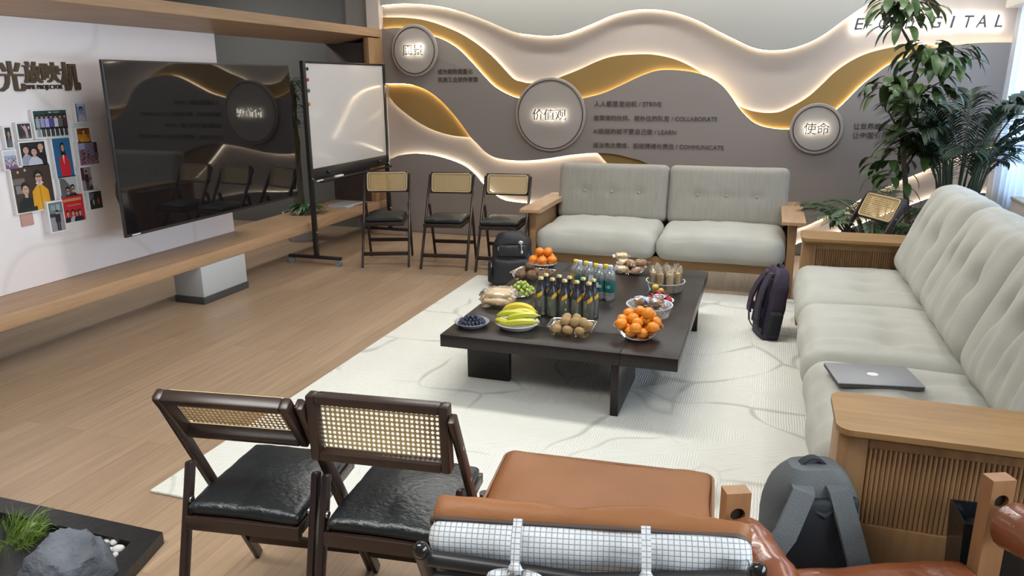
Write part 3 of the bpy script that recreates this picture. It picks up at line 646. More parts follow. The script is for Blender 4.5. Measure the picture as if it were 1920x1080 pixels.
# whiteboard on a rolling stand
wx = -3.83
tl, br = on_x(565, 115, wx), on_x(724, 292, wx)
bl = on_x(582, 312, wx)
wy0, wy1 = 5.84, 7.29; wz1 = 1.79; wz0 = 0.865
wb = thing('whiteboard', 'rolling whiteboard with black frame in front of the oak frame', 'whiteboard', (wx, (wy0 + wy1) / 2, 0))
hw = (wy1 - wy0) / 2
MB().span((-0.012, -hw + 0.02, wz0), (0.006, hw - 0.02, wz1 - 0.012), 0.002).build('writing_surface', mat('whiteboard_white', (0.60, 0.57, 0.54), 0.16, spec=0.6), wb)
m = MB()
m.span((-0.016, -hw, wz1 - 0.02), (0.012, hw, wz1), 0.003); m.build('top_rail', BLACK, wb)
m = MB(); m.span((-0.016, -hw + 0.01, wz0 - 0.10), (0.010, hw - 0.01, wz0), 0.003); m.build('bottom_rail', BLACK, wb)
for s in (-1, 1):
    m = MB(); m.span((-0.018, s * hw - 0.022, 0.075), (0.016, s * hw + 0.022, wz1), 0.003); m.build('post', BLACK, wb)
    m = MB(); m.span((-0.29, s * hw - 0.022, 0.055), (0.25, s * hw + 0.022, 0.08), 0.003); m.build('foot', BLACK, wb)
    for dx in (-0.265, 0.225):
        m = MB(); m.tube([(dx - 0.0, s * hw - 0.024, 0.028), (dx, s * hw - 0.006, 0.028)], 0.028, 14); m.tube([(dx, s * hw + 0.006, 0.028), (dx, s * hw + 0.024, 0.028)], 0.028, 14)
        m.tube([(dx, s * hw - 0.007, 0.028), (dx, s * hw + 0.007, 0.028)], 0.010, 8); m.tube([(dx, s * hw, 0.02), (dx, s * hw, 0.06)], 0.006, 8)
        m.build('caster', GREY_PLASTIC, wb)
    for z in (0.78, 0.30): MB().ball((0.018, s * hw, z), 0.009).build('bolt', STEEL, wb)
m = MB(); m.span((0.012, -hw + 0.05, wz0 - 0.125), (0.065, hw - 0.02, wz0 - 0.118), 0.002); m.span((0.060, -hw + 0.05, wz0 - 0.125), (0.065, hw - 0.02, wz0 - 0.105), 0.002)
m.build('pen_tray', BLACK, wb)
for yk in (-0.46, 0.52):
    m = MB(); m.ball((0.018, yk, wz0 - 0.05), 0.018); m.tube([(0.018, yk, wz0 - 0.05), (0.03, yk + 0.05, wz0 - 0.035)], 0.006); m.build('clip', BLACK_PLASTIC, wb)
bw = Vector(wb.location)
for nm, u, v, c in (('black', 576, 129, (.03, .02, .03)), ('pink', 577, 149.5, (.45, .04, .12)), ('green', 579, 170, (.06, .15, .10)), ('orange', 580, 195, (.62, .22, .07))):
    p = on_x(u, v, wx + 0.012) 
    o = MB().ball((0, 0, 0), (0.009, 0.014, 0.016)).build('magnet', mat('magnet_' + nm, c, 0.4), loc=(wx + 0.014, p.y, p.z))
    tag(o, '%s round magnet on the left edge of the whiteboard' % nm, 'magnet', 'magnets on the whiteboard')
p = on_x(635, 318, wx + 0.04)
er = thing('board_eraser', 'white board eraser lying on the whiteboard pen tray', 'eraser', (wx + 0.039, p.y, wz0 - 0.1178))
MB().box((0, 0, 0.016), (0.030, 0.13, 0.02), None, 0.004).build('grip', WHITE, er); MB().box((0, 0, 0.0035), (0.030, 0.13, 0.006), None, 0.002).build('felt', GREY_PLASTIC, er)
p = on_x(600, 332, wx + 0.04)
mk = thing('marker_pen', 'white marker pen on the whiteboard tray left of the eraser', 'pen', (wx + 0.034, p.y + 0.02, wz0 - 0.1095))
MB().tube([(0, -0.06, 0), (0, 0.035, 0)], 0.008, 10).build('barrel', WHITE, mk); MB().tube([(0, 0.035, 0), (0, 0.065, 0)], 0.0085, 10).build('cap', BLACK_PLASTIC, mk)
# magazines on the lower beam
for k, (dx, dz, rz, lab) in enumerate(((0.0, 0.0, 4, 'lower pale grey magazine lying on the oak beam behind the whiteboard'), (0.01, 0.012, -6, 'upper pale grey magazine stacked on the oak beam behind the whiteboard'))):
    t = thing('magazine', lab, 'magazine', (-4.13 + dx, 6.88, ZB + dz + 0.0004), R_(rz), 'magazines on the oak beam')
    MB().box((0, 0, 0.0058), (0.22, 0.30, 0.0095), None, 0.001).build('pages', mat('paper_white', (.7, .7, .7), 0.7), t)
    MB().box((0, 0, 0.0112), (0.225, 0.305, 0.001)).build('cover', mat('magazine_grey', (.33, .34, .35), 0.4), t, smooth=False)
# ------------------------------------------------------------------ rug
RZ = 0.012
m = MB(); m.span((-2.27, 2.14, 0.0005), (1.00, 5.86, RZ), 0.004)
tag(m.build('rug', rug_material(), smooth=False), 'large cream woven rug with grey branching lines under the coffee table', 'rug')

# ------------------------------------------------------------------ coffee table
TT = 0.345
tb = thing('coffee_table', 'low dark wooden coffee table with slab legs, laden with fruit and drinks', 'table', (-0.925, 4.29, RZ))
m = MB()
for x0, x1, ya_, yb_ in ((-1.53, -0.5935, 3.40, 3.678), (-0.592, -0.318, 3.40, 4.898), (-1.258, -0.318, 4.90, 5.18), (-1.53, -1.2595, 3.68, 5.18), (-1.258, -0.5935, 3.68, 4.8985)):
    m.span((x0 + 0.925, ya_ - 4.29, 0.268), (x1 + 0.925, yb_ - 4.29, TT - RZ), 0.0018)
m.build('table_top', ESPRESSO, tb)
for a, b_ in (((-0.635, 3.405, 0), (-0.595, 3.93, 0.267)), ((-1.49, 3.67, 0), (-1.245, 3.712, 0.267)), ((-1.255, 4.65, 0), (-1.215, 5.172, 0.267)), ((-0.60, 4.86, 0), (-0.345, 4.902, 0.267))):
    m = MB(); m.span((a[0] + 0.925, a[1] - 4.29, a[2]), (b_[0] + 0.925, b_[1] - 4.29, b_[2]), 0.003); m.build('leg', ESPRESSO, tb)

# ------------------------------------------------------------------ folding cane chairs (face towards local -y)
CANE = mat('woven_cane', (0.56, 0.40, 0.175), 0.55)
CANE_EDGE = mat('cane_border', (0.62, 0.50, 0.29), 0.5)
def cane_mesh(w, h, nx, nz, y):
    m = MB(); cx, cz = w / nx, h / nz
    for i in range(nx):
        for j in range(nz):
            x0, z0 = -w / 2 + i * cx, -h / 2 + j * cz
            sq = [(x0, z0), (x0 + cx / 2, z0), (x0 + cx, z0), (x0 + cx, z0 + cz / 2), (x0 + cx, z0 + cz), (x0 + cx / 2, z0 + cz), (x0, z0 + cz), (x0, z0 + cz / 2)]
            ho = [(x0 + cx / 2 + 0.34 * cx * math.cos(-2.356 + k * math.pi / 4), z0 + cz / 2 + 0.34 * cz * math.sin(-2.356 + k * math.pi / 4)) for k in range(8)]
            vs = [(p[0], y, p[1]) for p in sq + ho]
            m.add(vs, [(k, (k + 1) % 8, 8 + (k + 1) % 8, 8 + k) for k in range(8)])
    return m
def rounded_rect(w, h, r, k=5):
    out = []
    for sx, sz, a0 in ((1, -1, -90), (1, 1, 0), (-1, 1, 90), (-1, -1, 180)):
        for q in range(k + 1):
            a = R_(a0 + 90 * q / k); out.append((sx * (w / 2 - r) + r * math.cos(a), sz * (h / 2 - r) + r * math.sin(a)))
    return out
def make_chair():
    t = thing('folding_chair', 'x', 'chair')
    F0, F1 = Vector((0, -0.245, 0)), Vector((0, 0.170, 0.79))
    for s in (-1, 1):
        m = MB(); m.bar(F0 + Vector((s * 0.2065, 0, 0.004)), F1 + Vector((s * 0.2065, 0, 0)), 0.019, 0.034, up=(0, 1, 0), bev=0.005)
        m.build('front_leg', WALNUT, t)
        m = MB(); m.bar((s * 0.196, 0.078, 0.54), (s * 0.196, 0.235, 0.004), 0.022, 0.034, up=(0, 1, 0), bev=0.008); m.build('rear_leg', WALNUT, t)
        for f in (0.52, 0.70, 0.86):
            p = F0.lerp(F1, f); MB().tube([(s * 0.215, p.y, p.z), (s * 0.2175, p.y, p.z)], 0.006, 10).build('bolt', STEEL, t)
        MB().tube([(s * 0.186, 0.112, 0.432), (s * 0.181, 0.112, 0.432)], 0.011, 12).build('hinge_plate', STEEL, t)
    m = MB()
    for s in (-1, 1): m.span((s * 0.173, -0.225, 0.378), (s * 0.150, 0.165, 0.411), 0.003)
    m.span((-0.173, -0.245, 0.378), (0.173, -0.218, 0.411), 0.003); m.span((-0.173, 0.145, 0.370), (0.173, 0.170, 0.411), 0.003); m.span((-0.152, -0.220, 0.398), (0.152, 0.147, 0.409))
    m.build('seat_frame', WALNUT, t)
    m = MB(); m.cushion((0, -0.035, 0.4275), (0.338, 0.39, 0.036), None, r=0.016, puff=0.026, wr=0.006, wsc=(9, 9), seed=1.3, n=(20, 20, 3))
    m.build('seat_cushion', BLACK_LEATHER, t)
    m = MB(); m.bar((-0.197, -0.184, 0.115), (0.197, -0.184, 0.115), 0.034, 0.018, up=(0, 1, 0)); m.build('front_stretcher', WALNUT, t)
    m = MB(); m.bar((-0.186, 0.187, 0.17), (0.186, 0.187, 0.17), 0.034, 0.018, up=(0, 1, 0)); m.build('rear_stretcher', WALNUT, t)
    # backrest swivels about its own centre
    bk = MB(); w, h = 0.390, 0.192
    for s in (-1, 1):
        bk.span((s * (w / 2), -0.014, -h / 2), (s * (w / 2 - 0.026), 0.024, h / 2), 0.006)
        bk.span((-w / 2 + 0.024, -0.014, s * h / 2), (w / 2 - 0.024, 0.024, s * (h / 2 - 0.026)), 0.006)
    bo = bk.build('backrest', WALNUT, t); bo.location = (0, 0.142, 0.722)
    cm = cane_mesh(0.346, 0.148, 25, 11, -0.0155).build('cane_panel', CANE, bo, smooth=False)
    e = MB(); rr = rounded_rect(0.360, 0.162, 0.022); e.tube([(p[0], -0.0165, p[1]) for p in rr + rr[:1]], 0.0045, 6, cap=False)
    e.build('cane_border', CANE_EDGE, bo)
    return t
def tilt_back(t, deg):
    for c in t.children:
        if c.name.startswith('backrest'): c.rotation_euler = (R_(-deg), 0, 0)
def chair_at(center, rz, label, tilt, group=None, z=0.0):
    global _chair0
    if _chair0 is None: _chair0 = c = make_chair()
    else: c = copy_tree(_chair0)
    place(c, (center[0], center[1], z), R_(rz), label, group); tilt_back(c, tilt); return c
_chair0 = None
GC = 'dark wooden folding chairs with cane backs'
chair_at((-3.255, 6.14), 20.5, 'folding chair with cane back nearest the whiteboard, leftmost of the far row', 12, GC)
chair_at((-2.675, 6.22), 9, 'folding chair with cane back in the middle of the far row', 12, GC)
chair_at((-2.155, 6.25), 6, 'folding chair with cane back behind the black backpack, rightmost of the far row', 12, GC)
chair_at((0.665, 5.76), -62, 'folding chair with cane back among the plants behind the right sofa', 24, GC, RZ)
chair_at((-1.345, 1.705), 188, 'near folding chair, left of the pair, its cane back tilted far over', 33, GC)
chair_at((-0.918, 1.750), 186, 'near folding chair with upright cane back, beside the tan armchair', 3, GC)

# ------------------------------------------------------------------ back sofa
def rot_to(x, y, z): return Matrix((x, y, z)).transposed()
s1 = thing('sofa', 'grey cream two-seat sofa with oak arms against the wave wall', 'sofa', (-0.778, 6.30, 0))
yF, yB = -0.45, 0.48
hwS = 1.055
for s in (-1, 1):
    a = MB(); x0 = s * 1.006
    a.span((x0 - 0.03, yF + 0.04, 0.0), (x0 + 0.03, yF + 0.12, 0.575), 0.006); a.span((x0 - 0.03, yB - 0.10, 0.0), (x0 + 0.03, yB - 0.02, 0.575), 0.006)
    a.span((x0 - 0.018, yF + 0.08, 0.15), (x0 + 0.018, yB - 0.05, 0.55), 0.004)
    ao = a.build('arm', OAK_Z, s1)
    m = MB(); pl_ = [(yF - 0.06, 0.583), (yF - 0.06, 0.606), (yF + 0.02, 0.612), (yB, 0.612), (yB, 0.576), (yF + 0.02, 0.574)]
    m.prism(pl_, 'x', x0 - 0.082, x0 + 0.082)
    m.build('arm_top', OAK_Y, ao, smooth=False)
m = MB(); m.span((-0.975, yF + 0.05, 0.175), (0.975, yF + 0.09, 0.262), 0.004); m.span((-0.975, yB - 0.09, 0.175), (0.975, yB - 0.05, 0.62), 0.004); m.span((-0.975, yF + 0.09, 0.215), (0.975, yB - 0.09, 0.24))
m.build('base_frame', OAK, s1)
for k, s in enumerate((-1, 1)):
    m = MB(); m.cushion((s * 0.488, -0.085, 0.345), (0.975, 0.78, 0.205), None, r=0.085, puff=0.035, tufts=[(-0.24, 0.02), (0.0, 0.0), (0.24, 0.02)], tdepth=0.02, ts=0.09, wr=0.012, wsc=(5, 4), seed=3.1 + k, n=(36, 30, 8))
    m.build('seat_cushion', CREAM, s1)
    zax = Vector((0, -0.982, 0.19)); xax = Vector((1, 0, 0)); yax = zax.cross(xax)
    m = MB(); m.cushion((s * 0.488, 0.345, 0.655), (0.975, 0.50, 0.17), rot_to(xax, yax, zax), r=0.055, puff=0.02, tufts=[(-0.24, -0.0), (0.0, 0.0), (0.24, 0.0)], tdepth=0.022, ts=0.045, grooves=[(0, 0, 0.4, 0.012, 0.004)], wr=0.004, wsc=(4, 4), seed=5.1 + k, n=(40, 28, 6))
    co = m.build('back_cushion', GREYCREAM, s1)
    m = MB()
    for tx in (-0.24, 0.0, 0.24):
        m.ball(Vector((s * 0.488, 0.345, 0.655)) + xax * tx + zax * 0.088, 0.011, seg=10, ring=6)
    m.build('button', CREAM, co)
# ------------------------------------------------------------------ long right sofa (faces -x)
s2 = thing('sofa', 'long cream tufted three-seat sofa with oak panelled arms along the right side', 'sofa', (0.72, 3.82, RZ))
FX = 0.27 - 0.72
def fluted_arm(parent, y0, y1, outside):
    """y0..y1 thickness; outside = -1 when the fluted face looks towards -y"""
    a = MB(); xa, xb = FX, FX + 0.90; yo = y0 if outside < 0 else y1
    zt = 0.565
    a.span((xa, y0, 0.0), (xa + 0.085, y1, zt), 0.004); a.span((xb - 0.085, y0, 0.0), (xb, y1, zt), 0.004)
    a.span((xa + 0.086, y0 + 0.002, 0.531), (xb - 0.086, y1 - 0.002, zt), 0.003); a.span((xa + 0.086, y0 + 0.002, 0.145), (xb - 0.086, y1 - 0.002, 0.275), 0.003)
    ao = a.build('arm', OAK_Z, parent)
    f = MB(); n = 54; w = (xb - xa - 0.174) / n
    for k in range(n):
        cx = xa + 0.087 + w * (k + 0.5)
        prof = [(cx + w * 0.5 * math.cos(q * math.pi / 6), 0.008 * math.sin(q * math.pi / 6)) for q in range(7)]
        for side in (-1, 1):
            yb_ = y0 + 0.016 if side < 0 else y1 - 0.016
            vs = [(p[0], yb_ + side * p[1], z) for z in (0.276, 0.530) for p in prof]
            fs = [(q, q + 1, 8 + q, 7 + q) if side > 0 else (q + 1, q, 7 + q, 8 + q) for q in range(6)]
            f.add(vs, fs)
    f.span((xa + 0.087, y0 + 0.017, 0.276), (xb - 0.087, y1 - 0.017, 0.530))
    f.build('fluted_panel', OAK_Z, ao)
    t = MB(); yc = (y0 + y1) / 2
    def corner(hw_, xf_, r_): return [(xf_ + r_ - r_ * math.cos(k * math.pi / 12), -hw_ + r_ - r_ * math.sin(k * math.pi / 12)) for k in range(7)]
    def plate(hw_, xf_, r_):
        c_ = corner(hw_, xf_, r_); return [(p[0], yc + p[1]) for p in c_] + [(FX + 0.95, yc - hw_), (FX + 0.95, yc + hw_)] + [(p[0], yc - p[1]) for p in c_[::-1]]
    out = plate(0.150, FX - 0.012, 0.045)
    t.prism(out, 'z', 0.590, 0.608)
    b0 = [(p[0] * 1.0, p[1]) for p in out]; 
    inn = plate(0.105, FX + 0.006, 0.03); no = len(out)
    vs = [(p[0], p[1], 0.590) for p in out] + [(p[0], p[1], 0.5655) for p in inn]
    t.add(vs, [(i, (i + 1) % no, no + (i + 1) % no, no + i) for i in range(no)] + [tuple(range(no, 2 * no))])
    t.build('arm_top', OAK, ao, smooth=False)
fluted_arm(s2, 2.275 - 3.82, 2.455 - 3.82, -1)
fluted_arm(s2, 5.20 - 3.82, 5.37 - 3.82, -1)
m = MB(); m.span((FX + 0.05, -1.36, 0.145), (FX + 0.09, 1.375, 0.235), 0.004); m.span((FX + 0.84, -1.36, 0.145), (FX + 0.88, 1.375, 0.60), 0.004); m.span((FX + 0.09, -1.36, 0.19), (FX + 0.84, 1.375, 0.215))
m.build('base_frame', OAK_Y, s2)
for yk in (-0.45, 0.46):
    m = MB()
    for xk in (FX + 0.07, FX + 0.86): m.span((xk - 0.025, yk - 0.025, 0), (xk + 0.025, yk + 0.025, 0.144), 0.004)
    m.build('centre_leg', OAK_Z, s2)
L3 = (5.195 - 2.46) / 3
for k in range(3):
    yc = 2.46 + L3 * (k + 0.5) - 3.82
    m = MB(); m.cushion((FX + 0.335, yc, 0.322), (0.76, L3 - 0.006, 0.215), None, r=0.095, puff=0.038, tufts=[(0.0, -0.22), (0.02, 0.0), (0.0, 0.22)], tdepth=0.030, ts=0.07,
        grooves=[(0.02, q, 0.30, 0.030, 0.016) for q in (-0.22, 0.01, 0.22)], wr=0.012, wsc=(2.2, 9), seed=11.3 + k * 2, n=(34, 44, 8))
    m.build('seat_cushion', CREAM, s2)
    zax = Vector((-0.93, 0, 0.367)); xax = Vector((0, -1, 0)); yax = zax.cross(xax)
    m = MB(); m.cushion((FX + 0.735, yc, 0.690), (L3 - 0.004, 0.62, 0.23), rot_to(xax, yax, zax), r=0.10, puff=0.05, tufts=[(-0.23, 0.02), (0.0, 0.03), (0.23, 0.02)], tdepth=0.042, ts=0.055,
        grooves=[(q, 0.0, 0.028, 0.20, 0.034) for q in (-0.23, 0.0, 0.23)] + [(0.11, -0.1, 0.02, 0.12, 0.012), (-0.12, -0.12, 0.02, 0.12, 0.012)], wr=0.014, wsc=(6, 2.4), seed=21.7 + k * 3, n=(44, 32, 8))
    m.build('back_cushion', CREAM, s2)

# ------------------------------------------------------------------ tan leather armchair (near, seen from behind)
GRIDCLOTH = None
def grid_cloth():
    m = bpy.data.materials.new('white_grid_cloth'); nt, N, L, b = nodes_of(m)
    tc = N.new('ShaderNodeTexCoord'); br = N.new('ShaderNodeTexBrick'); br.offset = 0.0; br.inputs['Scale'].default_value = 1.0
    br.inputs['Brick Width'].default_value = 0.0115; br.inputs['Row Height'].default_value = 0.0115; br.inputs['Mortar Size'].default_value = 0.0013; br.inputs['Mortar Smooth'].default_value = 0.6
    br.inputs['Color1'].default_value = (0.50, 0.52, 0.54, 1); br.inputs['Color2'].default_value = (0.46, 0.48, 0.50, 1); br.inputs['Mortar'].default_value = (0.22, 0.23, 0.25, 1)
    sp = N.new('ShaderNodeSeparateXYZ'); cb_ = N.new('ShaderNodeCombineXYZ'); L.new(tc.outputs['Object'], sp.inputs[0]); L.new(sp.outputs['X'], cb_.inputs['X'])
    ad = N.new('ShaderNodeMath'); ad.operation = 'SUBTRACT'; L.new(sp.outputs['Z'], ad.inputs[0])
    k = N.new('ShaderNodeMath'); k.operation = 'MULTIPLY'; k.inputs[1].default_value = 0.55; L.new(sp.outputs['Y'], k.inputs[0]); L.new(k.outputs[0], ad.inputs[1]); L.new(ad.outputs[0], cb_.inputs['Y'])
    L.new(cb_.outputs[0], br.inputs['Vector']); L.new(br.outputs['Color'], b.inputs['Base Color']); b.inputs['Roughness'].default_value = 0.85
    bp = N.new('ShaderNodeBump'); bp.inputs['Strength'].default_value = 0.5; bp.inputs['Distance'].default_value = 0.004; bp.invert = True
    L.new(br.outputs['Fac'], bp.inputs['Height']); L.new(bp.outputs[0], b.inputs['Normal']); return m
GRIDCLOTH = grid_cloth()
ac = thing('armchair', 'low armchair with tan leather cushions on a black spindle frame, seen from behind', 'armchair', (-0.375, 1.74, 0), R_(192))
m = MB(); m.cushion((-0.015, -0.125, 0.372), (0.655, 0.60, 0.105), rotm('Z', -8) @ rotm('X', -4), r=0.035, puff=0.012, grooves=[(0.02, 0.05, 0.012, 0.25, 0.004)], wr=0.014, wsc=(4, 3), seed=2.2, n=(34, 30, 4), sag=0)
so = m.build('seat_cushion', TAN, ac)
ry = 0.0
def piping(cx, w, d, zc, rot, c, r=0.006):
    rr = rounded_rect(w, d, 0.03); return [Vector(c) + rot @ Vector((p[0], p[1], zc)) for p in rr + rr[:1]]
MB().tube(piping(0, 0.655, 0.60, 0.036, rotm('Z', -8) @ rotm('X', -4), (-0.015, -0.125, 0.372)), 0.005, 6, cap=False).build('piping', mat('tan_piping', (0.20, 0.085, 0.035), 0.5), so)
# back cushion: front half leather, rear half grid cloth; leans back
zf = Vector((0, -0.80, 0.60)); xf = Vector((1, 0, 0)); yf = zf.cross(xf)          # zf = front face normal, yf = up along the back
BC = Vector((0, 0.300, 0.560)); RB = rot_to(xf, yf, zf)
m = MB(); m.cushion(BC + RB @ Vector((0, 0, 0.022)), (0.66, 0.44, 0.060), RB, r=0.030, puff=0.012, wr=0.020, wsc=(6, 3), seed=7.7, n=(34, 22, 4)); bo = m.build('back_cushion', TAN, ac)
m = MB(); m.cushion(BC + RB @ Vector((0, 0, -0.020)), (0.655, 0.435, 0.075), RB @ Matrix.Rotation(math.pi, 3, 'Y'), r=0.036, puff=0.015, wr=0.012, wsc=(7, 3), seed=9.1, n=(34, 22, 5)); m.build('cushion_backing', GRIDCLOTH, bo)
pp = [BC + RB @ Vector((p[0] + 0.0, p[1], 0.004 + 0.006 * math.sin(p[0] * 22))) for p in (lambda r: r + r[:1])(rounded_rect(0.650, 0.428, 0.035))]
MB().tube(pp, 0.0045, 6, cap=False).build('piping', mat('dark_piping', (0.07, 0.045, 0.035), 0.6), bo)
def bow(parent, x):
    b_ = MB(); o = BC + RB @ Vector((x, 0.238, -0.080)); n_ = RB @ Vector((0, 0, -1)); up_ = RB @ Vector((0, 1, 0))
    b_.band([o + up_ * 0.020 + n_ * -0.075, o + up_ * 0.022 + n_ * -0.03, o + up_ * 0.012 + n_ * 0.002, o + n_ * 0.012, o - up_ * 0.02 + n_ * 0.012], (1, 0, 0), 0.018, 0.004)
    for s in (-1, 1):
        pts = [o + n_ * 0.014 + xf * s * (0.045 * math.sin(math.pi * t / 8) * 1.2) + up_ * (-0.055 * math.sin(math.pi * t / 4) * (0.6 if t < 4 else 0.5) - 0.004 * t) + n_ * 0.02 * math.sin(math.pi * t / 8) for t in range(9)]
        b_.band(pts, n_ + up_ * 0.3, 0.015, 0.004)
        b_.band([o + n_ * 0.014, o + xf * s * 0.03 - up_ * 0.05 + n_ * 0.016, o + xf * s * 0.035 - up_ * 0.10 + n_ * 0.012], xf, 0.014, 0.004)
    b_.ball(o + n_ * 0.016, (0.014, 0.012, 0.013), seg=10, ring=6)
    b_.build('cushion_tie', GRIDCLOTH, parent)
bow(bo, 0.135); bow(bo, -0.115)
FB = lambda x, t, d=-0.075: BC + RB @ Vector((x, t, d))
for s in (-1, 1):
    m = MB(); m.tube([FB(s * 0.322, 0.240), FB(s * 0.345, -0.20), FB(s * 0.345, -0.33), Vector((s * 0.345, 0.30, 0.004))], [0.017, 0.018, 0.018, 0.014], 12); m.build('rear_leg', BLACK, ac)
    m = MB(); m.ball(FB(s * 0.322, 0.250), (0.0165, 0.0165, 0.018)); m.build('knob', mat('glossy_black', (0.008, 0.008, 0.008), 0.12), ac)
    m = MB(); m.tube([(s * 0.335, -0.40, 0.004), (s * 0.335, -0.39, 0.315)], [0.014, 0.017], 12); m.build('front_leg', BLACK, ac)
    m = MB(); m.tube([(s * 0.335, -0.39, 0.30), FB(s * 0.345, -0.255)], 0.014, 10); m.build('side_rail', BLACK, ac)
m = MB(); m.tube([FB(-0.322, 0.205), FB(0, 0.172, -0.090), FB(0.322, 0.205)], 0.016, 10); m.build('top_rail', BLACK, ac)
for k in range(6):
    m = MB(); tt = 0.125 - k * 0.06; m.tube([FB(-0.34, tt), FB(0, tt - 0.008, -0.084), FB(0.34, tt)], 0.0095, 8); m.build('back_slat', BLACK, ac)
m = MB(); m.tube([(-0.33, -0.39, 0.30), (0.33, -0.39, 0.30)], 0.014, 10); m.build('front_rail', BLACK, ac)
for k in range(5):
    m = MB(); yk = -0.36 + k * 0.12; m.tube([(-0.34, yk, 0.306), (0.34, yk, 0.306)], 0.008, 8); m.build('seat_slat', BLACK, ac)

# ------------------------------------------------------------------ chestnut leather sling chair with holed posts
cc = thing('sling_chair', 'wooden sling armchair with glossy chestnut leather arm rolls and holed posts, bottom right', 'armchair', (0.440, 1.600, 0), R_(203))
POST = mat('honey_wood', (0.32, 0.165, 0.075), 0.38, var=((0.25, 0.12, 0.05), 4, (8, 8, 1), 0.25))
def holed_post(x, y, zt, hz, hr, w, d):
    m = MB(); m.span((x - w / 2, y - d / 2, 0.004), (x + w / 2, y + d / 2, hz - w / 2), 0.0)
    n = 24; sq = []; ho = []
    for k in range(n):
        a = 2 * math.pi * k / n; c, s = math.cos(a), math.sin(a); q = 1 / max(abs(c), abs(s))
        sq.append((x + w / 2 * c * q, hz + w / 2 * s * q)); ho.append((x + hr * c, hz + hr * s))
    for yy, fl in ((y - d / 2, 1), (y + d / 2, 0)):
        vs = [(p[0], yy, p[1]) for p in sq + ho]; fs = [(k, (k + 1) % n, n + (k + 1) % n, n + k) for k in range(n)]
        m.add(vs, fs if fl else [f[::-1] for f in fs])
    vs = [(p[0], y - d / 2, p[1]) for p in ho] + [(p[0], y + d / 2, p[1]) for p in ho]; m.add(vs, [(k, (k + 1) % n, n + (k + 1) % n, n + k) for k in range(n)])
    for s in (-1, 1): m.add([(x + s * w / 2, y - d / 2, hz - w / 2), (x + s * w / 2, y + d / 2, hz - w / 2), (x + s * w / 2, y + d / 2, hz + w / 2), (x + s * w / 2, y - d / 2, hz + w / 2)], [(0, 1, 2, 3) if s > 0 else (3, 2, 1, 0)])
    m.span((x - w / 2, y - d / 2, hz + w / 2), (x + w / 2, y + d / 2, zt), 0.0)
    return m
for s in (-1, 1):
    m = holed_post(s * 0.345, -0.33, 0.622, 0.562, 0.019, 0.062, 0.042); fp_ = m.build('front_post', POST, cc, smooth=True, angle=30)
    m = MB(); m.tube([(s * 0.345, -0.338, 0.562), (s * 0.345, -0.322, 0.562)], 0.0188, 20); m.build('hole_shade_plug', mat('painted_hole_shade', (0.02, 0.012, 0.008), 0.6), fp_)  # added plug, its dark colour stands in for shade inside the hole
    m = MB(); m.bar((s * 0.345, 0.26, 0.004), (s * 0.345, 0.30, 0.66), 0.055, 0.04, up=(0, 1, 0)); m.build('rear_post', POST, cc)
    m = MB(); n = 26; path = [(s * 0.345, -0.280 + 0.56 * k / n, 0.520 + 0.012 * math.sin(k * 0.3)) for k in range(n + 1)]
    rad = [0.030] + [0.058 + 0.003 * math.sin(k * 0.9) + 0.002 * math.sin(k * 2.3 + s) for k in range(1, n)] + [0.03]
    m.tube(path, rad, 18); m.build('arm_roll', ORANGE_LEATHER, cc)
    m = MB(); m.bar((s * 0.345, -0.31, 0.26), (s * 0.345, 0.26, 0.20), 0.03, 0.05, up=(0, 0, 1)); m.build('side_rail', POST, cc)
m = MB(); m.bar((-0.345, -0.33, 0.275), (0.345, -0.33, 0.275), 0.05, 0.035, up=(0, 1, 0)); m.build('front_rail', POST, cc)
m = MB(); m.cushion((0, -0.06, 0.315), (0.625, 0.62, 0.070), rotm('X', -4), r=0.03, puff=0.0, wr=0.008, wsc=(5, 5), seed=4.4, n=(26, 24, 4)); m.build('seat_sling', ORANGE_LEATHER, cc)
zf2 = Vector((0, -0.93, 0.37)); yf2 = zf2.cross(xf)
m = MB(); m.cushion((0, 0.295, 0.50), (0.62, 0.36, 0.05), rot_to(xf, yf2, zf2), r=0.022, puff=0.0, wr=0.008, wsc=(5, 5), seed=6.4, n=(26, 16, 4)); m.build('back_sling', ORANGE_LEATHER, cc)
# ------------------------------------------------------------------ things on the coffee table
def T(u, v): 
    p = on_z(u, v, TT); return Vector((p.x, p.y, TT))
CERAMIC = mat('white_ceramic', (0.70, 0.70, 0.69), 0.2)
GREYDISH = mat('grey_glazed_dish', (0.30, 0.30, 0.31), 0.25)
def plate(name, c, r, h, label, m, cat='plate'):
    mb = MB(); mb.lathe([(0.0, 0.004), (r * 0.66, 0.004), (r * 0.72, 0.0005), (r * 0.78, 0.004), (r * 0.985, h - 0.002), (r, h), (r * 0.985, h + 0.002), (r * 0.76, 0.012), (r * 0.66, 0.009), (0.0, 0.009)], 40)
    o = mb.build(name, m, loc=c); return tag(o, label, cat)
def pile(make, spots, c, label, cat, group, seed=0, name=None):
    """copies of one small thing at given (dx, dy, dz) spots with random turns"""
    r = random.Random(seed); o0 = None
    for k, (dx, dy, dz) in enumerate(spots):
        if o0 is None: o0 = o = make()
        else: o = copy_tree(o0)
        o.location = (c[0] + dx, c[1] + dy, c[2] + dz); o.rotation_euler = (r.uniform(-.5, .5), r.uniform(-.5, .5), r.uniform(0, 6.28))
        s = r.uniform(0.93, 1.06); o.scale = (s, s, s)
        tag(o, label, cat, group)
def heap(n_ring, r, base, step):
    """spots of a heap of round fruit: list of (count, ring radius) per layer"""
    out = []
    for k, layer in enumerate(n_ring):
        for cnt, rad, ph in layer:
            for q in range(cnt):
                a = ph + 2 * math.pi * q / cnt; out.append((rad * math.cos(a), rad * math.sin(a), base + k * step))
    return out
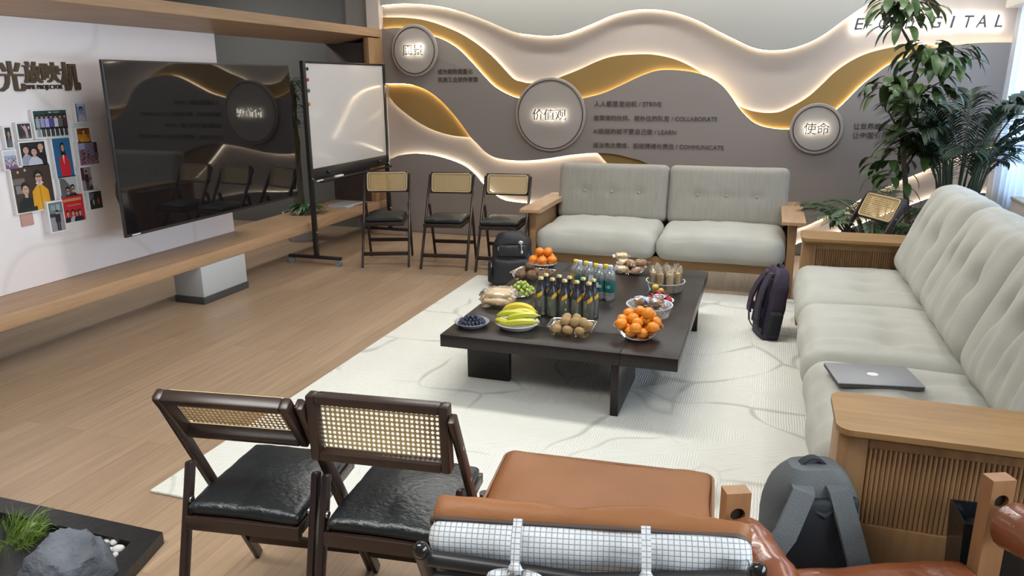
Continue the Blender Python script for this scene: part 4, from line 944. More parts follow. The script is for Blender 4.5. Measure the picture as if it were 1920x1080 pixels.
# blueberries
c = T(885, 610); plate('plate', c, 0.095, 0.024, 'small grey-rimmed dish full of blueberries at the left front table corner', GREYDISH)
BLUE = mat('blueberry_skin', (0.012, 0.016, 0.040), 0.42, var=((0.05, 0.06, 0.11), 40, (1, 1, 1), 0.25))
def berry():
    m = MB(); m.ball((0, 0, 0), (0.0082, 0.0082, 0.0075), seg=10, ring=7); o = m.build('blueberry', BLUE)
    cm = MB(); cm.lathe([(0.0028, 0.0070), (0.0034, 0.0082), (0.0022, 0.0074)], 8); cm.build('crown', mat('blueberry_crown', (0.01, 0.01, 0.02), 0.6), o); return o
sp = heap([[(1, 0, 0), (6, 0.017, 0), (12, 0.034, .2), (18, 0.051, 0), (22, 0.067, .1)], [(5, 0.014, .3), (10, 0.030, 0), (15, 0.046, .2), (17, 0.060, 0)], [(1, 0, 0), (6, 0.018, 0), (11, 0.036, .3)], [(4, 0.012, .4), (6, 0.026, 0)]], 0, 0.0175, 0.0115)
pile(berry, sp, c, 'dark blueberry heaped in the grey-rimmed dish', 'blueberry', 'blueberries in the dish', 2)
# bananas
c = T(970, 613); plate('plate', c, 0.118, 0.030, 'white plate under the bananas', CERAMIC)
BAN = mat('banana_skin', (0.66, 0.47, 0.045), 0.45, var=((0.48, 0.50, 0.05), 4, (1, 1, 1), 0.2)); BANG = mat('greenish_banana_skin', (0.42, 0.47, 0.04), 0.45, var=((0.58, 0.52, 0.05), 4, (1, 1, 1), 0.2))
def banana(p0, p1, bend, r, m, label):
    a, b_ = Vector(p0), Vector(p1); mid = (a + b_) / 2 + Vector(bend); pts = []; n = 14
    for k in range(n + 1):
        t = k / n; pts.append(a * (1 - t) ** 2 + mid * 2 * t * (1 - t) + b_ * t * t)
    rad = [0.004, 0.009] + [r * (0.72 + 0.28 * math.sin(math.pi * k / n)) for k in range(2, n - 1)] + [0.008, 0.005]
    mb = MB(); o0 = pts[0].copy(); mb.tube([p - o0 for p in pts], rad, 7); o = mb.build('banana', m, loc=c + o0)
    e = MB(); e.tube([pts[-1] - o0, pts[-1] - o0 + (pts[-1] - pts[-2]).normalized() * 0.012], [0.0045, 0.005], 7); e.build('stem', mat('banana_stem', (0.20, 0.16, 0.03), 0.6), o)
    e = MB(); e.ball((0, 0, 0), 0.0045, seg=7, ring=5); e.build('tip', mat('banana_tip', (0.05, 0.03, 0.01), 0.7), o)
    tag(o, label, 'banana', 'bananas on the white plate')
banana((-0.105, 0.055, 0.062), (0.085, 0.060, 0.075), (-0.01, 0.02, 0.060), 0.0195, BAN, 'yellow banana at the back and top of the bunch on the white plate')
banana((-0.075, 0.025, 0.050), (0.100, 0.035, 0.065), (0.0, 0.015, 0.04), 0.0185, BAN, 'yellow banana second from the back on the white plate')
banana((-0.115, -0.005, 0.055), (0.09, 0.01, 0.055), (0.0, -0.01, 0.045), 0.0195, BANG, 'banana across the middle of the white plate, its tip at the left')
banana((-0.055, -0.035, 0.048), (0.118, -0.005, 0.075), (0.02, -0.03, 0.035), 0.0195, BANG, 'greenish banana slanting over the front of the bunch')
banana((-0.055, -0.075, 0.034), (0.115, -0.030, 0.045), (0.03, -0.04, 0.03), 0.0195, BANG, 'greenest banana lowest at the front of the white plate')
banana((-0.100, -0.030, 0.034), (-0.01, -0.070, 0.036), (-0.04, -0.02, 0.02), 0.018, BANG, 'short-looking greenish banana tucked under the bunch at the left front')
# open plastic trays
def tray(name, c, w, d, h, rz, label, m=None):
    o = MB(); b = 0.80
    outl = lambda s, z: [(s * p[0], s * p[1], z) for p in rounded_rect(w, d, 0.02, 3)]
    n = len(outl(1, 0)); rings = [outl(b, 0.0008), outl(b * 1.02, 0.004), outl(0.95, h - 0.004), outl(1.0, h), outl(1.03, h), outl(1.03, h - 0.006)]
    vs = [v for r_ in rings for v in r_]; fs = [(q * n + j, q * n + (j + 1) % n, (q + 1) * n + (j + 1) % n, (q + 1) * n + j) for q in range(len(rings) - 1) for j in range(n)] + [tuple(range(n - 1, -1, -1))]
    o.add(vs, fs); x = o.build(name, m or CLEAR, loc=c); x.rotation_euler = (0, 0, rz); return tag(x, label, 'tray')
c = T(1072, 624); tray('fruit_tray', c, 0.235, 0.165, 0.050, R_(2), 'clear plastic tray of brown kiwis at the front of the table')
KIWI = mat('kiwi_skin', (0.30, 0.195, 0.085), 0.9, var=((0.38, 0.25, 0.11), 14, (1, 1, 1), 0.3), bump=(220, 0.4, (1, 1, 1)))
def kiwi(): 
    o = MB().ball((0, 0, 0), (0.030, 0.025, 0.024), nz=0.05).build('kiwi', KIWI); MB().ball((0.030, 0, 0), 0.0035, seg=7, ring=5).build('stem_end', mat('kiwi_stem', (0.10, 0.06, 0.03), 0.9), o); return o
pile(kiwi, [(-0.068, -0.040, .027), (-0.010, -0.045, .027), (0.050, -0.042, .027), (-0.070, 0.025, .027), (-0.012, 0.020, .027), (0.045, 0.015, .027), (0.075, 0.045, .030), (-0.030, -0.012, .064), (0.020, -0.015, .066), (-0.040, 0.045, .062), (0.015, 0.050, .066), (0.062, -0.008, .064)], c, 'brown kiwi in the clear tray at the table front', 'kiwi', 'kiwis in the clear tray', 5)
# mandarin bowl
c = T(1196, 632)
mb = MB(); mb.lathe([(0.0, 0.0008), (0.060, 0.0008), (0.075, 0.006), (0.105, 0.035), (0.122, 0.062), (0.126, 0.064), (0.122, 0.060)], 40); tag(mb.build('fruit_bowl', CLEAR, loc=c), 'clear round bowl heaped with mandarins at the right front of the table', 'bowl')
MAND = mat('mandarin_peel', (0.72, 0.235, 0.012), 0.35, bump=(160, 0.15, (1, 1, 1)), sss=0.05)
def mandarin(nm='mandarin', r=0.031, m=None):
    mb = MB(); mb.ball((0, 0, 0), (r, r, r * 0.88), seg=18, ring=12, nz=0.04); o = mb.build(nm, m or MAND)
    MB().lathe([(0.0042, r * 0.86), (0.0036, r * 0.90), (0.0, r * 0.90)], 7).build('calyx', mat('calyx_green', (0.13, 0.15, 0.03), 0.7), o); return o
pile(mandarin, [(0, 0, .033), (0.056, 0, .04), (-0.056, 0.005, .04), (0.025, 0.052, .04), (-0.03, 0.052, .04), (0.028, -0.052, .04), (-0.030, -0.05, .04), (0.082, 0.045, .075), (-0.085, 0.035, .075), (0.080, -0.040, .072), (-0.082, -0.035, .075), (0.0, 0.088, .078), (-0.002, -0.080, .072),
      (0.030, 0.025, .088), (-0.030, 0.025, .088), (0.0, -0.030, .086), (0.052, 0.058, .102), (-0.06, 0.07, .10), (0.0, 0.066, .118), (0.045, 0.005, .130)], c, 'orange mandarin heaped in the clear bowl at the right front', 'mandarin', 'mandarins in the clear bowl', 6)
# round clear tubs
def tub(c, r, h, label):
    t = thing('round_tub', label, 'tub', c)
    m = MB(); m.lathe([(0.0, 0.0008), (r * 0.86, 0.0008), (r * 0.88, 0.004), (r * 0.97, h - 0.006), (r * 0.97, h)], 40); m.build('tub_wall', clear_plastic('frosted_tub_plastic', (0.95, 0.95, 0.94), 0.08, 0.08, 0.16), t)
    m = MB(); m.lathe([(r * 0.97, h), (r * 1.03, h + 0.001), (r * 1.03, h - 0.005), (r * 0.985, h - 0.006)], 40); m.build('rim', clear_plastic('milky_plastic_rim', (0.9, 0.9, 0.9), 0.2, 0.2, 0.5), t); return t
def crinkle(mb, c, size, seed, rot=None, amp=0.35, mi=0, seg=14, ring=10):
    vs0 = MB().ball((0, 0, 0), 1.0, seg=seg, ring=ring); r = random.Random(seed); rot = rot or Matrix.Identity(3)
    out = []
    for v in vs0.v:
        v = Vector(v); k = 1 + amp * noise.noise(v * 2.4 + Vector((seed, 0, seed))) + amp * 0.5 * r.uniform(-1, 1)
        out.append(Vector(c) + rot @ Vector((v.x * k * size[0], v.y * k * size[1], v.z * k * size[2])))
    mb.add(out, vs0.f, mi)
SPONGE = mat('golden_sponge', (0.62, 0.38, 0.12), 0.85, var=((0.70, 0.52, 0.26), 25, (1, 1, 1), 0.25)); BREAD = mat('pale_bread', (0.76, 0.63, 0.40), 0.85, var=((0.68, 0.46, 0.18), 12, (1, 1, 1), 0.2)); BROWN = mat('brown_cake', (0.34, 0.15, 0.05), 0.8, var=((0.46, 0.25, 0.10), 18, (1, 1, 1), 0.3))
BLUEWRAP = mat('pale_blue_wrapper', (0.42, 0.55, 0.75), 0.25, spec=0.7); SILVER = clear_plastic('shiny_wrapper', (0.96, 0.96, 0.97), 0.05, 0.15, 0.08)
def cake_pack(c, size, rz, seed, cakemat, wrapname, label, group, tiltx=0.0, band=False):
    t = thing('wrapped_cake', label, 'snack', c, rz, group); t.rotation_euler = (tiltx, 0, rz)
    m = MB(); m.box((0, 0, size[2] / 2), size, None, min(size) * 0.18); m.build('cake', cakemat, t)
    m = MB(); crinkle(m, (0, 0, size[2] / 2), (size[0] * 0.64, size[1] * 0.70, size[2] * 0.74), seed, None, 0.16)
    for s in (-1, 1):
        n = 7; vs = []
        for q in range(n):
            y = (q / (n - 1) - 0.5) * size[1] * 1.25
            vs += [(s * size[0] * 0.56, y * 0.8, size[2] * 0.5 + 0.004 * math.sin(q * 2.1 + seed)), (s * (size[0] * 0.56 + 0.022), y, size[2] * 0.55 + 0.010 * math.sin(q * 2.9 + seed * 2))]
        m.add(vs, [(2 * q, 2 * q + 1, 2 * q + 3, 2 * q + 2) for q in range(n - 1)])
    m.build('wrapper', SILVER, t)
    if band:
        m = MB(); m.band([(-size[0] * 0.45, size[1] * 0.62, size[2] * 0.8), (0, size[1] * 0.3, size[2] * 1.12), (size[0] * 0.35, -size[1] * 0.3, size[2] * 1.1), (size[0] * 0.6, -size[1] * 0.6, size[2] * 0.7)], (1, 0.3, 0), 0.022, 0.0015); m.build('wrapper_band', BLUEWRAP, t)
    return t
c = T(1217, 590); tub(c, 0.125, 0.062, 'round clear tub of wrapped brown cakes with blue bands, behind the mandarins')
for k, (dx, dy, dz, rz, tx) in enumerate(((-0.05, -0.035, .006, .3, 0), (0.045, -0.040, .006, 1.3, 0), (-0.045, 0.045, .006, 2.0, 0), (0.05, 0.045, .006, .8, 0), (-0.050, 0.0, .060, .5, .3), (0.035, -0.03, .062, 2.4, .2), (0.04, 0.045, .064, 1.0, -.3))):
    cake_pack(c + Vector((dx, dy, dz)), (0.065, 0.045, 0.036), rz, 3.3 + k, BROWN, None, 'film-wrapped brown cake in the tub behind the mandarins', 'wrapped cakes in the tub', tx, k in (1, 2, 4, 5, 6))
c = T(1247, 543); tub(c, 0.118, 0.060, 'round clear tub of upright wrapped sponge fingers at the right of the table')
k = 0
for cnt, rad in ((9, 0.078), (5, 0.040), (1, 0.0)):
    for q in range(cnt):
        a = 2 * math.pi * q / cnt + 0.25; k += 1
        t = thing('sponge_finger', 'wrapped sponge finger standing upright in the round tub', 'snack', c + Vector((rad * math.cos(a), rad * math.sin(a), 0.003)), a, 'sponge fingers in the tub'); t.rotation_euler = (0, 0.06, a)
        MB().box((0, 0, 0.060), (0.030, 0.042, 0.118), None, 0.009).build('cake', BREAD if q % 2 else SPONGE, t)
        m = MB(); crinkle(m, (0, 0, 0.066), (0.025, 0.031, 0.078), 5.1 + k, None, 0.14)
        n = 6; vs = []
        for w in range(n): vs += [((w / (n - 1) - .5) * 0.04, 0.004 * math.sin(w * 2 + k), 0.128), ((w / (n - 1) - .5) * 0.056, 0.009 * math.sin(w * 2.4 + k * 2), 0.152)]
        m.add(vs, [(2 * w, 2 * w + 1, 2 * w + 3, 2 * w + 2) for w in range(n - 1)]); m.build('wrapper', WRAP, t)
# red fruit plate between the tubs
c = T(1236, 569); plate('plate', c, 0.085, 0.024, 'white plate of red cherries and yellow fruit between the round tubs', CERAMIC)
CH = mat('cherry_skin', (0.33, 0.012, 0.035), 0.18); YG = mat('yellow_fruit_skin', (0.50, 0.36, 0.04), 0.4)
def cherry():
    o = MB().ball((0, 0, 0), 0.0135, seg=12, ring=8).build('cherry', CH); MB().tube([(0, 0, 0.012), (0.004, 0.002, 0.024), (0.010, 0.004, 0.034)], 0.0009, 5).build('stem', mat('cherry_stem', (0.14, 0.16, 0.03), 0.7), o); return o
pile(cherry, heap([[(4, 0.020, 0), (9, 0.046, .2), (11, 0.062, 0)], [(3, 0.016, 0), (7, 0.042, .3)], [(3, 0.018, .5)]], 0, 0.026, 0.019), c, 'red cherry piled on the plate between the round tubs', 'cherry', 'cherries on the plate', 8)
pile(lambda: mandarin('yellow_plum', 0.020, YG), [(-0.030, 0.030, 0.088), (0.0, 0.062, 0.060)], c, 'round yellow fruit on top of the cherries', 'plum', 'yellow fruit on the cherries', 9)
# wrapped cakes heap at the back
c = T(1182, 511); mb = MB(); mb.lathe([(0.0, 0.0008), (0.070, 0.0008), (0.080, 0.006), (0.112, 0.040), (0.113, 0.042), (0.110, 0.040)], 32); tag(mb.build('snack_bowl', CLEAR, loc=c), 'clear bowl of wrapped brown cakes at the back of the table', 'bowl')
for k, (dx, dy, dz, rz, tx) in enumerate(((-0.045, -0.03, .010, .3, .1), (0.045, -0.035, .010, 1.4, 0), (0.0, 0.045, .010, 2.0, 0), (-0.055, 0.04, .046, .9, .3), (0.065, 0.02, .050, .2, -.2), (0.0, -0.02, .052, 1.9, .3), (-0.075, 0.06, .080, .4, .2))):
    cake_pack(c + Vector((dx, dy, dz)), (0.075, 0.05, 0.036), rz, 13.3 + k, BROWN if k % 3 else BREAD, None, 'film-wrapped brown cake in the bowl at the back of the table', 'wrapped cakes in the back bowl', tx)
# oranges
c = T(1018, 497); plate('plate', c, 0.098, 0.020, 'pale plate under the oranges at the far left of the table', CERAMIC)
OR = mat('orange_peel', (0.70, 0.19, 0.010), 0.38, bump=(140, 0.2, (1, 1, 1)))
pile(lambda: mandarin('orange', 0.036, OR), [(-0.062, -0.030, .044), (0.010, -0.058, .044), (0.068, -0.010, .044), (0.035, 0.058, .044), (-0.040, 0.050, .044), (-0.022, -0.004, .098), (0.035, 0.004, .098)], c, 'orange stacked on the plate at the far left of the table', 'orange', 'oranges on the plate', 12)
# tray of brown scaly fruit
c = T(1000, 522); tray('fruit_tray', c, 0.26, 0.19, 0.050, R_(-8), 'clear plastic tray of dark scaly fruit in front of the oranges')
SAL = mat('scaly_fruit_skin', (0.085, 0.040, 0.020), 0.7, var=((0.20, 0.115, 0.06), 30, (1, 1, 1), 0.2), bump=(90, 0.9, (1, 1, 1)))
def scaly():
    o = MB().ball((0, 0, 0), (0.034, 0.034, 0.031), nz=0.14, nsc=12, seg=18, ring=12).build('scaly_fruit', SAL); MB().tube([(0, 0, 0.028), (0.002, 0, 0.042)], [0.004, 0.003], 6).build('stem', mat('scaly_stem', (0.12, 0.09, 0.04), 0.8), o); return o
pile(scaly, [(-0.075, -0.035, .034), (0.0, -0.040, .034), (0.075, -0.035, .034), (-0.07, 0.042, .034), (0.005, 0.042, .034), (0.078, 0.042, .034), (-0.028, 0.005, .078)], c, 'dark brown scaly fruit in the clear tray before the oranges', 'fruit', 'scaly fruit in the tray', 14)
a = T(984, 534); o = MB().box((0, 0, 0.014), (0.044, 0.004, 0.026), None, 0.001).build('price_tag', mat('orange_tag', (0.66, 0.14, 0.03), 0.5), loc=(a.x, a.y - 0.028, TT + 0.006)); tag(o, 'small orange tag on the front of the scaly fruit tray', 'tag')
# grapes
c = T(978, 553); mb = MB(); mb.lathe([(0.0, 0.0008), (0.055, 0.0008), (0.062, 0.005), (0.098, 0.026), (0.100, 0.028), (0.097, 0.026)], 32); tag(mb.build('fruit_bowl', CLEAR, loc=c), 'shallow clear bowl of green grapes behind the bananas', 'bowl')
GR = mat('green_grape_skin', (0.33, 0.42, 0.09), 0.25, sss=0.1)
def grape():
    o = MB().ball((0, 0, 0), (0.0125, 0.0125, 0.0145), seg=12, ring=8).build('grape', GR); MB().tube([(0, 0, 0.0138), (0.001, 0, 0.018)], 0.0012, 5).build('stem', mat('grape_stem', (0.18, 0.16, 0.05), 0.7), o); return o
pile(grape, heap([[(1, 0, 0), (5, 0.028, .2), (9, 0.054, 0)], [(4, 0.022, 0), (8, 0.048, .3), (9, 0.070, .2)], [(3, 0.016, .2), (7, 0.040, 0)], [(4, 0.020, .6)]], 0, 0.017, 0.0195), c, 'green grape heaped in the shallow clear bowl', 'grape', 'green grapes in the bowl', 16)
# bread rolls in a clear box
c = T(936, 570); bx = thing('bread_box', 'clear film-wrapped box of long pale bread rolls at the left edge of the table', 'food box', c, R_(6))
m = MB(); 
outl = lambda s, z: [(s * p[0], s * p[1], z) for p in rounded_rect(0.20, 0.19, 0.025, 3)]
rings = [outl(0.9, 0.0008), outl(0.94, 0.03), outl(1.0, 0.045), outl(1.05, 0.045)]; n = len(rings[0]); m.add([v for r_ in rings for v in r_], [(q * n + j, q * n + (j + 1) % n, (q + 1) * n + (j + 1) % n, (q + 1) * n + j) for q in range(3) for j in range(n)] + [tuple(range(n - 1, -1, -1))]); m.build('box_base', CLEAR, bx)
m = MB(); crinkle(m, (0, 0, 0.055), (0.115, 0.108, 0.050), 21.0, None, 0.12, seg=26, ring=14); m.build('film_cover', WRAP, bx)
for k, (dy, dz) in enumerate(((-0.058, 0.026), (0.0, 0.026), (0.058, 0.026), (-0.03, 0.064), (0.03, 0.064))):
    o = MB().ball((0, 0, 0), (0.082, 0.029, 0.024), nz=0.06, seg=18, ring=12).build('bread_roll', mat('pale_roll', (0.66, 0.46, 0.26), 0.7, var=((0.70, 0.56, 0.36), 7, (1, 3, 1), 0.2)), loc=c + rotm('Z', 6) @ Vector((0, dy, dz + 0.001))); o.rotation_euler = (0, 0, R_(6))
    tag(o, 'long pale bread roll inside the film-wrapped box', 'bread roll', 'bread rolls in the box')
# small glass bottles
LAB = mat('dark_label', (0.012, 0.012, 0.016), 0.3, var=((0.05, 0.048, 0.07), 70, (1, 1, 1), 0.10)); YEL = mat('yellow_label', (0.66, 0.40, 0.02), 0.4); GOLDCAP = mat('pale_gold_cap', (0.60, 0.52, 0.26), 0.3, metal=0.7)
LIQ = mat('clear_drink', (0.80, 0.80, 0.76), 0.0); LIQ.node_tree.nodes['Principled BSDF'].inputs['Transmission Weight'].default_value = 0.72; LIQ.node_tree.nodes['Principled BSDF'].inputs['IOR'].default_value = 1.33
def tonic():
    t = thing('glass_bottle', 'x', 'bottle')
    m = MB(); m.lathe([(0.0, 0.0008), (0.027, 0.0008), (0.0305, 0.005), (0.0310, 0.10), (0.029, 0.116), (0.019, 0.143), (0.0135, 0.160), (0.0125, 0.186)], 24); m.build('glass', GLASS, t)
    m = MB(); m.lathe([(0.0, 0.009), (0.0265, 0.009), (0.0285, 0.016), (0.0288, 0.098), (0.0268, 0.116), (0.0174, 0.141), (0.0, 0.143)], 20); m.build('drink', LIQ, t)
    m = MB(); m.lathe([(0.0302, 0.106), (0.0292, 0.118), (0.0195, 0.1435), (0.0143, 0.160), (0.0135, 0.178)], 24); m.build('neck_label', LAB, t)
    m = MB(); vs = []; n = 9
    for q in range(n):
        a = R_(-118 + 56 * q / (n - 1)); z = 0.102 + 0.018 * q / (n - 1)
        for zz, rr in ((z - 0.009, None), (z + 0.011, None)):
            rad = 0.0318 if zz < 0.11 else 0.0312 - max(0, zz - 0.116) * 0.36
            vs.append((rad * math.cos(a), rad * math.sin(a), zz))
    m.add(vs, [(2 * q, 2 * q + 2, 2 * q + 3, 2 * q + 1) for q in range(n - 1)]); m.build('yellow_patch', YEL, t, smooth=False)
    m = MB(); m.lathe([(0.0128, 0.182), (0.0155, 0.183), (0.0150, 0.192), (0.012, 0.196), (0.0, 0.197)], 18); m.build('cap', GOLDCAP, t); return t
t0 = None
front = [(1014, 590), (1035, 593), (1058, 596), (1080, 599), (1103, 602)]
words = ['leftmost', 'second from the left', 'middle', 'fourth from the left', 'rightmost']
for row in (0, 1):
    for k, (u, v) in enumerate(front):
        o = tonic() if t0 is None else copy_tree(t0); t0 = t0 or o
        p = T(u, v) + Vector((0.018 * row * (1 if k % 2 else 0.4), 0.078 * row + 0.004 * (k % 2), 0))
        o.scale = (1.05, 1.05, 1.12)
        place(o, p, R_(12 * ((k * 3 + row * 2) % 5 - 2) + 25), '%s small clear glass bottle in the %s row of five' % (words[k], 'front' if row == 0 else 'rear'), 'small glass bottles on the table')
# water bottles
WATER = clear_plastic('water_bottle_plastic', (0.86, 0.94, 0.94), 0.12, 0.06, 0.14); TEAL = mat('teal_label', (0.012, 0.135, 0.125), 0.35); LABW = mat('label_white', (0.6, 0.7, 0.68), 0.5); CAPB = mat('pale_blue_cap', (0.55, 0.60, 0.68), 0.4); CAPY = mat('yellow_cap', (0.70, 0.50, 0.03), 0.4)
def water(capm, labm, nm):
    t = thing('water_bottle', 'x', 'bottle')
    m = MB(); prof = [(0.0, 0.0008), (0.024, 0.0008), (0.030, 0.006)]
    for k in range(14): prof.append((0.0315 - (0.0015 if k % 2 else 0), 0.012 + k * 0.0095))
    prof += [(0.031, 0.150), (0.026, 0.168), (0.016, 0.184), (0.0135, 0.190), (0.0135, 0.196)]
    m.lathe(prof, 22); m.build('bottle', WATER, t)
    m = MB(); m.lathe([(0.0322, 0.050), (0.0325, 0.053), (0.0325, 0.116), (0.0322, 0.119)], 24); lo = m.build('label', labm, t)
    if labm is TEAL:
        m = MB()
        for ch, a0 in (('1', -118), ('0', -96), ('1', -74)):
            a = R_(a0); lettering(m, ch, (0.0328 * math.cos(a) + 0.004 * math.sin(a), 0.0328 * math.sin(a) - 0.004 * math.cos(a), 0.076), (-math.sin(a), math.cos(a), 0), (0, 0, 1), height=0.019, depth=0.0006)
        m.build('label_print', LABW, lo, smooth=False)
    m = MB(); m.lathe([(0.0150, 0.190), (0.0155, 0.192), (0.0155, 0.208), (0.014, 0.211), (0.0, 0.211)], 18); m.build('cap', capm, t); return t
w0 = None; y0_ = None
spots = [(1086, 551), (1105, 555), (1124, 560), (1143, 562)]
for k, (u, v) in enumerate(spots):
    o = water(CAPB, TEAL, 'a') if w0 is None else copy_tree(w0); w0 = w0 or o
    place(o, T(u, v), R_(-6 + 9 * (k % 3)), 'pale-capped water bottle with teal label, %s in the front row' % ['leftmost', 'second from left', 'third from left', 'rightmost'][k], 'water bottles on the table')
for k in range(4):
    o = water(CAPY, YEL, 'b') if y0_ is None else copy_tree(y0_); y0_ = y0_ or o
    p = T(*spots[k]) + Vector((-0.042, 0.076, 0)); o.scale = (1, 1, 0.93)
    place(o, p, R_(20 * k), 'yellow-capped water bottle behind the teal labels, %s in the rear row' % ['leftmost', 'second from left', 'third from left', 'rightmost'][k], 'yellow-capped bottles on the table')
# folded white card standing between the bottles
p = T(1098, 572); cd = MB(); cd.box((0, 0, 0.075), (0.030, 0.0015, 0.15), rotm('Y', 6)); cd.box((0.030, -0.010, 0.085), (0.06, 0.0015, 0.03), rotm('Y', -32))
o = cd.build('paper_napkin', mat('napkin_white', (0.62, 0.64, 0.66), 0.8), loc=(p.x - 0.004, p.y + 0.118, TT + 0.0015), smooth=False); tag(o, 'folded white paper strip standing between the glass and water bottles', 'napkin')
# ------------------------------------------------------------------ laptop on the right sofa
a, b_, c_, d_ = [on_z(u, v, 0.475) for u, v in ((1549, 683), (1697, 690), (1727, 737), (1572, 730))]
ctr = (a + b_ + c_ + d_) / 4; xd = ((b_ - a) + (c_ - d_)); ang = math.atan2(xd.y, xd.x)
lt = thing('laptop', 'closed grey laptop with an oval white mark lying on the right sofa', 'laptop', (ctr.x, ctr.y, 0.474), ang)
lw, ld = 0.312, 0.222
MB().box((0, 0, 0.0062), (lw, ld, 0.0105), None, 0.004).build('base', mat('laptop_base', (0.10, 0.105, 0.11), 0.4, metal=0.5), lt)
lo = MB().box((0, 0, 0.0150), (lw, ld, 0.0062), None, 0.0028).build('lid', mat('laptop_lid', (0.24, 0.245, 0.255), 0.45, metal=0.25), lt)
m = MB(); m.add([(0.021 * math.cos(k * math.pi / 14), 0.018 * math.sin(k * math.pi / 14), 0.0184) for k in range(28)], [tuple(range(28))]); m.build('oval_mark', mat('mark_white', (0.75, 0.75, 0.75), 0.4), lo, smooth=False)
MB().tube([(-lw * 0.32, ld / 2 - 0.002, 0.0115), (lw * 0.32, ld / 2 - 0.002, 0.0115)], 0.003, 8).build('hinge', BLACK_PLASTIC, lt)

